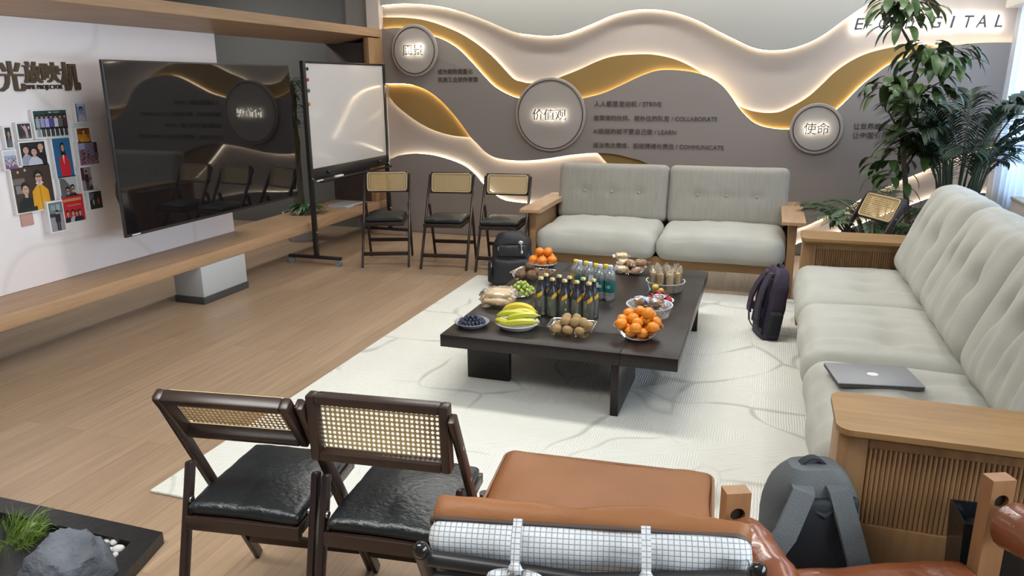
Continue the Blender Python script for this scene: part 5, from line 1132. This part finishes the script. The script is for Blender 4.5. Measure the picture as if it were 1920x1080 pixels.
# ------------------------------------------------------------------ backpacks (local: straps side faces -y, z up)
def backpack(name_label, loc, rz, w, d, h, lean, body, dark, straps_front, accent=None, taper=0.86):
    t = thing('backpack', name_label, 'backpack', loc, rz); t.rotation_euler = (lean, 0, rz)
    def shell(sc, yoff, dd, z0, z1, seed):
        mb = MB(); n = 44; rings = []; K = 22
        for q in range(K + 1):
            f = q / K; z = z0 + (z1 - z0) * f
            e = 1.0
            if f < 0.12: e = 0.90 + 0.10 * math.sin(f / 0.12 * math.pi / 2)
            if f > 0.70: e = math.sqrt(max(0.0, 1 - ((f - 0.70) / 0.32) ** 2))
            ww = w * sc * (1 - (1 - taper) * f) * (0.32 + 0.68 * e); d2 = dd * (0.35 + 0.65 * e)
            ring = []
            for j in range(n):
                a = 2 * math.pi * j / n; ca, sa = math.cos(a), math.sin(a)
                x = ww / 2 * math.copysign(abs(ca) ** 0.55, ca); y = d2 / 2 * math.copysign(abs(sa) ** 0.60, sa)
                k = 1 + 0.07 * noise.noise(Vector((x * 14 + seed, y * 14, z * 12))) + 0.03 * noise.noise(Vector((x * 40, y * 40, z * 34)))
                ring.append((x * k, yoff + y * k, z))
            rings.append(ring)
        mb.add([v for r_ in rings for v in r_], [(q * n + j, q * n + (j + 1) % n, (q + 1) * n + (j + 1) % n, (q + 1) * n + j) for q in range(K) for j in range(n)] + [tuple(range(n - 1, -1, -1)), tuple(K * n + j for j in range(n))])
        return mb
    shell(1.0, 0, d, 0.004, h, 1.0).build('body', body, t)
    if straps_front:
        m = MB(); m.cushion((0, -d * 0.49, h * 0.50), (w * 0.66, h * 0.72, 0.03), rotm('X', 90), r=0.012, puff=0.008, wr=0.004, n=(14, 16, 3)); m.build('back_pad', dark, t)
        m = MB(); m.box((0, -d * 0.49 - 0.020, h * 0.37), (w * 0.80, 0.010, 0.055), None, 0.004); m.build('luggage_band', body, t)
        for s in (-1, 1):
            pts = [(s * w * 0.13, -d * 0.02, h * 0.95), (s * w * 0.15, -d * 0.48, h * 0.90), (s * w * 0.22, -d * 0.74, h * 0.70), (s * w * 0.30, -d * 0.84, h * 0.52), (s * w * 0.33, -d * 0.82, h * 0.32), (s * w * 0.36, -d * 0.66, h * 0.14), (s * w * 0.42, -d * 0.42, h * 0.05)]
            if s < 0 and w > 0.3: pts = [(-w * 0.13, -d * 0.02, h * 0.95), (-w * 0.18, -d * 0.50, h * 0.90), (-w * 0.38, -d * 0.80, h * 0.70), (-w * 0.60, -d * 0.95, h * 0.54), (-w * 0.74, -d * 0.92, h * 0.40), (-w * 0.50, -d * 0.66, h * 0.20), (-w * 0.42, -d * 0.42, h * 0.05)]
            P = []
            for i in range(len(pts) - 1):
                for q in range(4): P.append(Vector(pts[i]).lerp(Vector(pts[i + 1]), q / 4))
            P.append(Vector(pts[-1]))
            m = MB(); m.band(P[:18], (1, 0, 0), 0.062, 0.014); so_ = m.build('shoulder_strap', body, t)
            m = MB(); m.band(P[16:], (1, 0, 0), 0.028, 0.004); m.build('strap_webbing', dark, so_)
        m = MB(); m.tube([(-0.045, -d * 0.40, h * 0.90), (-0.03, -d * 0.55, h * 0.80), (0.0, -d * 0.60, h * 0.77), (0.03, -d * 0.55, h * 0.80), (0.045, -d * 0.40, h * 0.90)], 0.008, 8); m.build('haul_loop', dark, t)
        m = MB(); m.cushion((w * 0.47, 0.0, h * 0.24), (0.05, d * 0.7, h * 0.36), None, r=0.024, puff=0.0, wr=0.006, n=(6, 12, 12)); m.build('side_pocket', dark, t)
    else:
        m = MB(); m.cushion((0, -d * 0.46, h * 0.28), (w * 0.86, h * 0.48, 0.07), rotm('X', 90), r=0.034, puff=0.012, wr=0.008, n=(16, 16, 4)); po = m.build('front_pocket', body, t)
        m = MB(); m.cushion((0, -d * 0.40, h * 0.66), (w * 0.72, h * 0.26, 0.06), rotm('X', 90), r=0.028, puff=0.010, wr=0.010, n=(16, 12, 4)); m.build('upper_pocket', body, t)
        for s in (-1, 1):
            m = MB(); m.cushion((s * w * 0.49, 0, h * 0.26), (0.05, d * 0.72, h * 0.40), None, r=0.024, puff=0.0, wr=0.006, n=(6, 12, 12)); m.build('side_pocket', dark, t)
        m = MB()
        for zz in (h * 0.53, h * 0.80): m.tube([(-w * 0.36, -d * 0.47, zz - 0.012), (0, -d * 0.53, zz), (w * 0.36, -d * 0.47, zz - 0.012)], 0.004, 6)
        m.build('zip', dark, t)
        m = MB()
        for x, zz in ((-w * 0.30, h * 0.70), (-w * 0.46, h * 0.40), (w * 0.24, h * 0.74)): m.box((x, -d * 0.55, zz), (0.009, 0.004, 0.032), None, 0.002)
        m.build('zip_pull', STEEL, t)
    m = MB(); pts = [(-0.05 + 0.1 * q / 10, d * 0.02, h * 0.965 + 0.034 * math.sin(math.pi * q / 10)) for q in range(11)]; m.band(pts, (0, 1, 0), 0.026, 0.008); m.build('carry_handle', dark, t)
    return t
GREYCLOTH = mat('charcoal_bag_cloth', (0.088, 0.098, 0.105), 0.75, bump=(240, 0.3, (1, 1, 1))); DARKCLOTH = mat('black_bag_cloth', (0.010, 0.012, 0.016), 0.8, bump=(200, 0.25, (1, 1, 1))); BLACKCLOTH = mat('black_nylon', (0.012, 0.013, 0.016), 0.55, bump=(60, 0.4, (1, 1, 1))); PURPLE = mat('dark_purple_nylon', (0.030, 0.018, 0.042), 0.6, bump=(60, 0.4, (1, 1, 1)))
backpack('charcoal grey backpack with straps facing out, standing against the near oak sofa arm', (0.205, 2.165, RZ), R_(20), 0.315, 0.165, 0.505, R_(-2), GREYCLOTH, mat('navy_black_cloth', (0.012, 0.015, 0.022), 0.75), True, taper=0.80)
bp_ = backpack('black backpack standing on the rug at the left end of the back sofa', (-1.875, 5.62, RZ), R_(14), 0.345, 0.19, 0.44, R_(-6), BLACKCLOTH, DARKCLOTH, False)
m = MB(); m.tube([(0.075, -0.125, 0.37), (0.080, -0.128, 0.33), (0.085, -0.130, 0.29)], 0.004, 6); m.ball((0.076, -0.130, 0.362), (0.020, 0.010, 0.014)); m.ball((0.085, -0.132, 0.285), (0.010, 0.008, 0.014)); m.build('keyring_charm', mat('pewter_charm', (0.50, 0.50, 0.50), 0.35, metal=0.5), bp_)
pb = backpack('dark purple backpack leaning on the front of the long right sofa', (0.075, 4.93, RZ), R_(-72), 0.26, 0.13, 0.455, R_(-8), PURPLE, DARKCLOTH, True)
# dark waste bin between the near arm and the sling chair
wb_ = thing('waste_bin', 'small glossy black bin between the near sofa arm and the sling chair post', 'bin', (0.665, 2.150, RZ), R_(4))
m = MB(); m.add([(-0.07, -0.052, 0.001), (0.07, -0.052, 0.001), (0.07, 0.052, 0.001), (-0.07, 0.052, 0.001), (-0.09, -0.064, 0.44), (0.09, -0.064, 0.44), (0.09, 0.064, 0.44), (-0.09, 0.064, 0.44), (-0.084, -0.058, 0.44), (0.084, -0.058, 0.44), (0.084, 0.058, 0.44), (-0.084, 0.058, 0.44), (-0.066, -0.048, 0.01), (0.066, -0.048, 0.01), (0.066, 0.048, 0.01), (-0.066, 0.048, 0.01)],
      [(3, 2, 1, 0)] + [(i, (i + 1) % 4, 4 + (i + 1) % 4, 4 + i) for i in range(4)] + [(4 + i, 4 + (i + 1) % 4, 8 + (i + 1) % 4, 8 + i) for i in range(4)] + [(8 + i, 8 + (i + 1) % 4, 12 + (i + 1) % 4, 12 + i) for i in range(4)] + [(12, 13, 14, 15)])
m.build('bin_body', mat('smoked_plastic', (0.012, 0.014, 0.016), 0.15), wb_, smooth=False)
m = MB(); crinkle(m, (0, 0, 0.39), (0.072, 0.048, 0.032), 4.0, None, 0.25); m.build('bin_liner', mat('black_film', (0.015, 0.016, 0.018), 0.2), wb_)

# ------------------------------------------------------------------ curtain, pelmet and low cabinet at the right wall
CUR = bpy.data.materials.new('sheer_white_curtain'); nt, N, L, b = nodes_of(CUR)
N.remove(b); df = N.new('ShaderNodeBsdfDiffuse'); df.inputs[0].default_value = (0.74, 0.74, 0.75, 1); tr = N.new('ShaderNodeBsdfTranslucent'); tr.inputs[0].default_value = (0.74, 0.76, 0.80, 1)
mx = N.new('ShaderNodeMixShader'); mx.inputs[0].default_value = 0.5; L.new(df.outputs[0], mx.inputs[1]); L.new(tr.outputs[0], mx.inputs[2]); L.new(mx.outputs[0], N['Material Output'].inputs[0])
m = MB(); n = 260; ya_, yb_ = 3.45, 7.44; vs = []
for q in range(n + 1):
    y = ya_ + (yb_ - ya_) * q / n; ph = (y - ya_) * 2 * math.pi / 0.155
    for z, amp in ((0.03, 0.042), (1.1, 0.036), (2.16, 0.026)): vs.append((1.86 + amp * math.sin(ph + 0.25 * math.sin(z * 2 + y * 3)) + 0.01 * math.sin(y * 9 + z), y, z))
m.add(vs, [(3 * q + k, 3 * q + 3 + k, 3 * q + 4 + k, 3 * q + 1 + k) for q in range(n) for k in range(2)])
o = m.build('curtain', CUR, angle=180); tag(o, 'white sheer pleated curtain with bluish daylight behind it, right of the wave wall', 'curtain')
ptop = on_y(1893, 18, 7.40)
m = MB(); m.span((1.76, 3.3, 2.165), (1.995, 7.505, 2.42), 0.003)
o = m.build('curtain_pelmet', mat('pelmet_white', (0.66, 0.64, 0.61), 0.6)); tag(o, 'white box pelmet above the curtain at the top right', 'pelmet')
cb_ = thing('low_cabinet', 'plain beige cabinet by the curtain behind the long right sofa', 'cabinet', (1.60, 5.00, 0))
MB().span((-0.10, -0.5, 0.0), (0.18, 0.55, 0.865), 0.004).build('cabinet_body', mat('beige_laminate', (0.40, 0.37, 0.33), 0.5), cb_)
MB().span((-0.105, -0.505, 0.8655), (0.185, 0.555, 0.883), 0.003).build('cabinet_top', mat('beige_top', (0.34, 0.315, 0.285), 0.5), cb_)

# ------------------------------------------------------------------ plants
def leaf_mat(nm, c1, c2, rough=0.4):
    return mat(nm, c1, rough, var=(c2, 5, (1, 1, 1), 0.3))
def leaf(mb, base, d, up, L_, w, droop, fold=0.25, n=5, mi=0):
    """pointed leaf growing from base along d and drooping; two strips folded along the midrib"""
    d = Vector(d).normalized(); s = d.cross(Vector(up)); s = s.normalized() if s.length > 1e-3 else Vector((1, 0, 0))
    p = Vector(base); vs = []; st = L_ / n; dirv = d.copy()
    for k in range(n + 1):
        f = k / n; ww = w * (math.sin(math.pi * min(1, f * 0.92 + 0.06)) ** 0.8) * (1 if k < n else 0.02)
        nrm = s.cross(dirv).normalized()
        vs += [p + s * ww / 2 + nrm * fold * ww * 0.5, p, p - s * ww / 2 + nrm * fold * ww * 0.5]
        p = p + dirv * st; dirv = (dirv + Vector((0, 0, -droop / n))).normalized()
    fs = []
    for k in range(n): fs += [(3 * k, 3 * k + 1, 3 * k + 4, 3 * k + 3), (3 * k + 1, 3 * k + 2, 3 * k + 5, 3 * k + 4)]
    mb.add(vs, fs, mi)
def pot(parent, r, h, m, soil=True, c=(0, 0, 0)):
    mb = MB(); mb.lathe([(0, 0.001), (r * 0.74, 0.001), (r * 0.78, 0.01), (r, h - 0.03), (r * 1.04, h - 0.03), (r * 1.04, h), (r * 0.94, h), (r * 0.92, h - 0.04)], 36, c); mb.build('pot', m, parent)
    if soil: MB().lathe([(0, h - 0.045), (r * 0.93, h - 0.045)], 24, c).build('soil', mat('potting_soil', (0.03, 0.02, 0.014), 0.95), parent)
BARK = mat('brown_bark', (0.075, 0.052, 0.034), 0.85, bump=(60, 0.8, (1, 1, 0.3)))
POTW = mat('pot_pale_grey', (0.36, 0.36, 0.35), 0.5); POTD = mat('pot_dark', (0.05, 0.05, 0.05), 0.5)
# tall broad-leaved tree
PY_ = 6.42
tp = thing('broad_leaf_plant', 'tall potted tree with drooping broad green leaves at the right of the wave wall', 'plant', (on_y(1700, 430, PY_).x, PY_, 0))
B0 = Vector(tp.location)
def W(u, v, y=PY_): return on_y(u, v, y) - B0
pot(tp, 0.17, 0.34, POTW)
m = MB(); m.tube([(0, 0, 0.25), W(1702, 430), W(1697, 330), W(1690, 250), W(1706, 180), W(1722, 110), W(1690, 52), W(1678, 0)], [0.024, 0.022, 0.020, 0.018, 0.015, 0.012, 0.009, 0.006], 10)
br = [((1690, 260), (1660, 200)), ((1700, 200), (1770, 150)), ((1722, 110), (1790, 85)), ((1690, 300), (1665, 330)), ((1695, 320), (1740, 260)), ((1690, 52), (1650, 25)), ((1690, 52), (1720, 20)), ((1706, 180), (1740, 185))]
for (a, b2) in br: m.tube([W(*a), (W(*a) + W(*b2)) / 2 + Vector((0, 0.03, 0.02)), W(*b2)], [0.010, 0.008, 0.004], 7)
m.build('trunk', BARK, tp)
lm = MB(); r = random.Random(31)
cl = [(1694, -8, 20, .12), (1672, 6, 12, .08), (1716, 16, 18, .12), (1692, 36, 12, .09), (1737, 95, 20, .13), (1770, 100, 20, .12), (1790, 108, 10, .10), (1735, 135, 15, .12), (1672, 158, 17, .10), (1698, 178, 16, .11), (1655, 165, 8, .07), (1715, 175, 15, .13), (1748, 175, 13, .12), (1708, 232, 15, .10), (1728, 225, 14, .12), (1700, 280, 14, .12), (1665, 315, 14, .11), (1735, 275, 11, .12), (1690, 335, 8, .09)]
for u, v, cnt, sp_ in cl:
    for k in range(cnt):
        a = r.uniform(0, 6.28); q = sp_ * math.sqrt(r.uniform(0.01, 1)); dd = Vector((math.cos(a), math.sin(a), r.uniform(-0.5, 0.55)))
        p = W(u, v) + Vector((q * math.cos(a), q * math.sin(a), r.uniform(-0.07, 0.07)))
        leaf(lm, p, dd, (0, 0, 1), r.uniform(.13, .24), r.uniform(.045, .075), r.uniform(1.3, 3.2), 0.22, 5)
lm.build('foliage', leaf_mat('deep_green_leaf', (0.018, 0.048, 0.010), (0.055, 0.105, 0.018)), tp)
# palm fronds
def frond(mb, base, d, L_, lw, ll, droop, pairs, r, mi_r=0, mi_l=1, rise=0.0):
    d = Vector(d).normalized(); p = Vector(base); n = pairs; st = L_ / n; dirv = d.copy(); path = [p.copy()]; dirs = [dirv.copy()]
    for k in range(n):
        p = p + dirv * st; dirv = (dirv + Vector((0, 0, -droop / n))).normalized(); path.append(p.copy()); dirs.append(dirv.copy())
    mb.tube(path, [0.006 * (1 - 0.8 * k / n) for k in range(n + 1)], 5, mi_r)
    for k in range(int(n * 0.28), n + 1):
        t = dirs[k]; s = t.cross(Vector((0, 0, 1)))
        s = s.normalized() if s.length > 1e-3 else Vector((1, 0, 0)); f = k / n
        for sg in (-1, 1):
            q = (t * (0.55 + 0.5 * f) + s * sg * 0.9 + Vector((0, 0, 0.25))).normalized()
            leaf(mb, path[k], q, (0, 0, 1), ll * (0.55 + 0.45 * math.sin(math.pi * min(1, (f - 0.2) * 1.1))) * r.uniform(.85, 1.1), lw, r.uniform(.7, 1.5), 0.2, 4, mi_l)
def palm(label, loc, n, Lr, ll, lw, stem_h, spread, potr, poth, seed, mats, pairs=22, clear=0.0, potm=None, cat='plant', bias=0.0):
    t = thing('palm_plant', label, cat, loc); pot(t, potr, poth, potm or POTD); r = random.Random(seed)
    sm, fm = MB(), MB()
    for k in range(n):
        a = 2 * math.pi * k / n * 1.0 + r.uniform(-.35, .35); h = stem_h * r.uniform(.65, 1.1); b_ = Vector((0.05 * math.cos(a), 0.05 * math.sin(a), poth - 0.04))
        tip = b_ + Vector((math.cos(a) * spread * 0.35 * r.uniform(.4, 1.2) + bias * 0.2, math.sin(a) * spread * 0.35 * r.uniform(.4, 1.2), h))
        mid = (b_ + tip) / 2 + Vector((0, 0, h * 0.06)); sm.tube([b_, mid, tip], [0.010, 0.008, 0.006], 6)
        frond(fm, tip, Vector((math.cos(a) * spread + bias, math.sin(a) * spread, 1.0)), Lr * r.uniform(.8, 1.15), lw, ll, r.uniform(1.1, 2.0), pairs, r)
    sm.build('stems', mats[0], t); fm.build('fronds', [mats[0], mats[1]], t); return t
STEMG = mat('palm_stem_green', (0.035, 0.050, 0.016), 0.5); PALMG = leaf_mat('dark_palm_green', (0.008, 0.022, 0.010), (0.018, 0.040, 0.014), 0.6); FERNG = leaf_mat('parlor_palm_green', (0.020, 0.055, 0.020), (0.045, 0.095, 0.030))
palm('tall dark feathery palm in front of the curtain behind the right sofa', (1.38, 6.38, 0), 26, 0.50, 0.27, 0.025, 0.84, 0.42, 0.17, 0.32, 5, (STEMG, PALMG), 22)
palm('dark feathery palm close to the tall tree, left of the curtain palm', (1.44, 6.82, 0), 14, 0.44, 0.25, 0.022, 0.70, 0.36, 0.15, 0.30, 9, (STEMG, PALMG), 20)
palm('small bushy palm behind the far oak arm of the right sofa', (0.85, 6.30, 0), 38, 0.34, 0.115, 0.015, 0.32, 0.62, 0.14, 0.26, 15, (STEMG, FERNG), 18)
# planted trunk behind the oak frame
lp = thing('trunk_plant', 'thick mossy trunk plant in a round grey pot behind the screen and whiteboard', 'plant', (-4.62, 6.78, 0))
pot(lp, 0.17, 0.30, POTW)
m = MB(); m.tube([(0.0, 0, 0.22), (0.01, 0.0, 0.6), (-0.005, 0.01, 1.0), (0.01, 0, 1.4), (0.0, 0.01, 1.62)], [0.055, 0.052, 0.050, 0.046, 0.040], 14)
for k in range(16):
    a = k * 2.4; z0 = 0.3 + 0.075 * k; m.tube([(0.05 * math.cos(a), 0.05 * math.sin(a), z0), (0.057 * math.cos(a + .5), 0.057 * math.sin(a + .5), z0 + .12), (0.05 * math.cos(a + .9), 0.05 * math.sin(a + .9), z0 + .24)], 0.008, 5)
m.build('trunk', mat('mossy_bark', (0.060, 0.058, 0.036), 0.9, var=((0.10, 0.085, 0.05), 20, (1, 1, .4), .2), bump=(50, 1.0, (1, 1, .3))), lp)
lm = MB(); r = random.Random(77)
for k in range(70):
    a = r.uniform(0, 6.28); z = r.uniform(1.15, 1.66); leaf(lm, (0.04 * math.cos(a), 0.04 * math.sin(a), z), (math.cos(a), math.sin(a), r.uniform(.1, 1.0)), (0, 0, 1), r.uniform(.15, .30), r.uniform(.018, .03), r.uniform(1.2, 2.6), .2, 5)
for k in range(26):
    a = r.uniform(0, 6.28); frond(lm, (0.02 * math.cos(a), 0.02 * math.sin(a), 1.55), (math.cos(a), math.sin(a), 0.8), 0.42, 0.016, 0.14, 1.6, 12, r, 0, 0) if k < 8 else None
lm.build('foliage', leaf_mat('hall_plant_green', (0.012, 0.035, 0.014), (0.03, 0.06, 0.022)), lp)
hb_ = thing('leafy_plant', 'low leafy green plant on the oak beam below the corner of the screen', 'plant', (-4.24, 6.35, ZB + 0.0005))
mb = MB(); mb.lathe([(0, 0.0005), (0.045, 0.0005), (0.055, 0.05), (0.050, 0.05), (0.046, 0.04)], 20); mb.build('pot', POTW, hb_)
lm = MB(); r = random.Random(5)
for k in range(60):
    a = r.uniform(0, 6.28); leaf(lm, (0.03 * math.cos(a), 0.03 * math.sin(a), 0.045), (math.cos(a), math.sin(a), r.uniform(.3, 1.3)), (0, 0, 1), r.uniform(.09, .20), r.uniform(.03, .055), r.uniform(1.2, 2.4), .2, 5)
lm.build('foliage', leaf_mat('bright_hall_green', (0.022, 0.075, 0.022), (0.05, 0.12, 0.03)), hb_)

# ------------------------------------------------------------------ black stone tray with rock, pebbles and grass (bottom left)
p1_, p2_ = on_z(305, 998, 0.045), on_z(0, 932, 0.045)
ex = (p2_ - p1_).normalized(); pr = on_z(232, 1080, 0.045); ey = (pr - p1_).normalized(); 
tr_ = thing('garden_tray', 'low black stone tray garden on the floor at the bottom left', 'planter', (p1_.x, p1_.y, 0))
SLATE = mat('black_slate', (0.012, 0.012, 0.013), 0.32, bump=(25, 0.2, (1, 1, 1)))
def G(a, b2, z=0.0): return (ex.x * a + ey.x * b2, ex.y * a + ey.y * b2, z)
LA, LB_ = 1.15, 0.85; rim = 0.085
def quadbox(mb, a0, a1, b0, b1, z0, z1):
    vs = [G(a, b2, z) for z in (z0, z1) for a, b2 in ((a0, b0), (a1, b0), (a1, b1), (a0, b1))]
    mb.add(vs, [(3, 2, 1, 0), (4, 5, 6, 7)] + [(i, (i + 1) % 4, 4 + (i + 1) % 4, 4 + i) for i in range(4)])
m = MB(); quadbox(m, 0, LA, 0, rim, 0.0005, 0.046); quadbox(m, 0, LA, LB_ - rim, LB_, 0.0005, 0.046); quadbox(m, 0, rim, rim, LB_ - rim, 0.0005, 0.046); quadbox(m, LA - rim, LA, rim, LB_ - rim, 0.0005, 0.046); quadbox(m, rim, LA - rim, rim, LB_ - rim, 0.0005, 0.016)
m.build('tray_rim', SLATE, tr_, smooth=False)
TL = Vector(tr_.location)
rp = on_z(128, 1050, 0.10)
ROCK = mat('blue_grey_rock', (0.125, 0.140, 0.165), 0.75, var=((0.055, 0.060, 0.075), 9, (1, 1, 1), 0.2), bump=(45, 0.8, (1, 1, 1)))
mb = MB(); base_ = MB().ball((0, 0, 0), 1.0, seg=44, ring=30)
out = []
planes = [(Vector((0.25, -0.5, 0.85)).normalized(), 0.62), (Vector((-0.75, 0.25, 0.55)).normalized(), 0.66), (Vector((0.85, 0.3, 0.4)).normalized(), 0.72), (Vector((0.1, 0.75, 0.6)).normalized(), 0.70), (Vector((-0.3, -0.9, 0.3)).normalized(), 0.72), (Vector((0.75, -0.6, 0.25)).normalized(), 0.75)]
for v in base_.v:
    v = Vector(v); k = 1.0
    for nrm, dd in planes:
        q = v.dot(nrm)
        if q > dd: k = min(k, dd / q)
    k *= 1 + 0.10 * noise.noise(v * 2.5) + 0.05 * noise.noise(v * 7) + 0.025 * noise.noise(v * 16)
    out.append((v.x * 0.150 * k, v.y * 0.125 * k, v.z * 0.135 * k + 0.07))
mb.add(out, base_.f); o = mb.build('rock', ROCK, loc=(rp.x, rp.y, 0.0165), angle=25); o.rotation_euler = (0, 0, R_(25)); tag(o, 'rough blue-grey rock standing in the black tray garden', 'rock')
PEB = mat('white_pebble', (0.58, 0.58, 0.57), 0.5); PEBG = mat('grey_pebble', (0.20, 0.19, 0.20), 0.5)
r = random.Random(3); pk = None
for k, (u, v, s, gy) in enumerate([(190, 1005, .8, 0), (200, 1014, 1.0, 0), (214, 1016, 1.3, 0), (197, 1024, 1.1, 1), (208, 1030, 1.1, 0), (222, 1030, 1.6, 0), (205, 1050, .8, 0), (52, 981, 1.1, 0), (63, 981, 1.2, 0), (82, 986, 1.1, 0), (102, 984, .8, 0), (195, 1062, .8, 0), (215, 1040, 1.1, 0)]):
    p = on_z(u, v, 0.028)
    if gy: o = MB().ball((0, 0, 0), (0.014, 0.011, 0.009), nz=.08, seed=k).build('pebble', PEBG)
    else:
        if pk is None: pk = o = MB().ball((0, 0, 0), (0.014, 0.011, 0.009), nz=.08).build('pebble', PEB)
        else: o = pk.copy(); C.objects.link(o)
    o.location = (p.x, p.y, 0.016 + 0.0085 * s); o.scale = (s, s, s); o.rotation_euler = (0, 0, r.uniform(0, 6))
    side = 'right of the rock' if u > 180 else 'behind the rock by the grass'
    tag(o, 'grey pebble among the white ones right of the rock' if gy else 'smooth white pebble in the black tray, %s' % side, 'pebble', 'grey pebble in the tray' if gy else ('white pebbles right of the rock' if u > 180 else 'white pebbles behind the rock'))
gp = on_z(8, 1010, 0.03)
gt = thing('grass_clump', 'bright green grass clump left of the rock in the tray garden', 'plant', (gp.x, gp.y, 0.0165))
mb = MB(); r = random.Random(12)
for k in range(420):
    a = r.uniform(0, 6.28); q = 0.12 * math.sqrt(r.random()); p = Vector((q * math.cos(a), q * 0.9 * math.sin(a), 0)); leaf(mb, p, (math.cos(a) * r.uniform(.1, .8), math.sin(a) * r.uniform(.1, .8), 1.0), (math.sin(a), -math.cos(a), 0.1), r.uniform(.05, .11), r.uniform(.003, .006), r.uniform(1.0, 3.0), .1, 5)
mb.build('short_blades', leaf_mat('fresh_grass', (0.10, 0.20, 0.025), (0.22, 0.32, 0.06)), gt)
mb = MB()
for k in range(16):
    a = r.uniform(-1.4, 1.4); p = Vector((0.06 * math.cos(a), 0.06 * math.sin(a), 0.0)); leaf(mb, p, (math.cos(a) * .5, math.sin(a) * .5, 1.0), (math.sin(a), -math.cos(a), 0.1), r.uniform(.16, .24), .004, r.uniform(2.0, 3.4), .1, 9)
mb.build('long_blades', mat('pale_grass', (0.30, 0.34, 0.16), 0.5), gt)
bp2 = on_z(0, 905, 0.05)
gs = thing('leafy_plant', 'dark green leafy plant at the left edge behind the grass clump', 'plant', (bp2.x - 0.07, bp2.y - 0.10, 0.0165))
MB().tube([(0, 0, 0), (0.01, 0, 0.07), (0.03, 0.0, 0.13)], 0.004, 6).build('stem', STEMG, gs)
mb = MB()
for k in range(34):
    a = r.uniform(0, 6.28); leaf(mb, (0.02 * math.cos(a), 0.02 * math.sin(a), r.uniform(.03, .13)), (math.cos(a), math.sin(a), r.uniform(.0, .8)), (0, 0, 1), r.uniform(.06, .10), r.uniform(.03, .045), 1.4, .2, 5)
mb.build('foliage', leaf_mat('bottle_green_leaf', (0.012, 0.060, 0.028), (0.03, 0.10, 0.045)), gs)
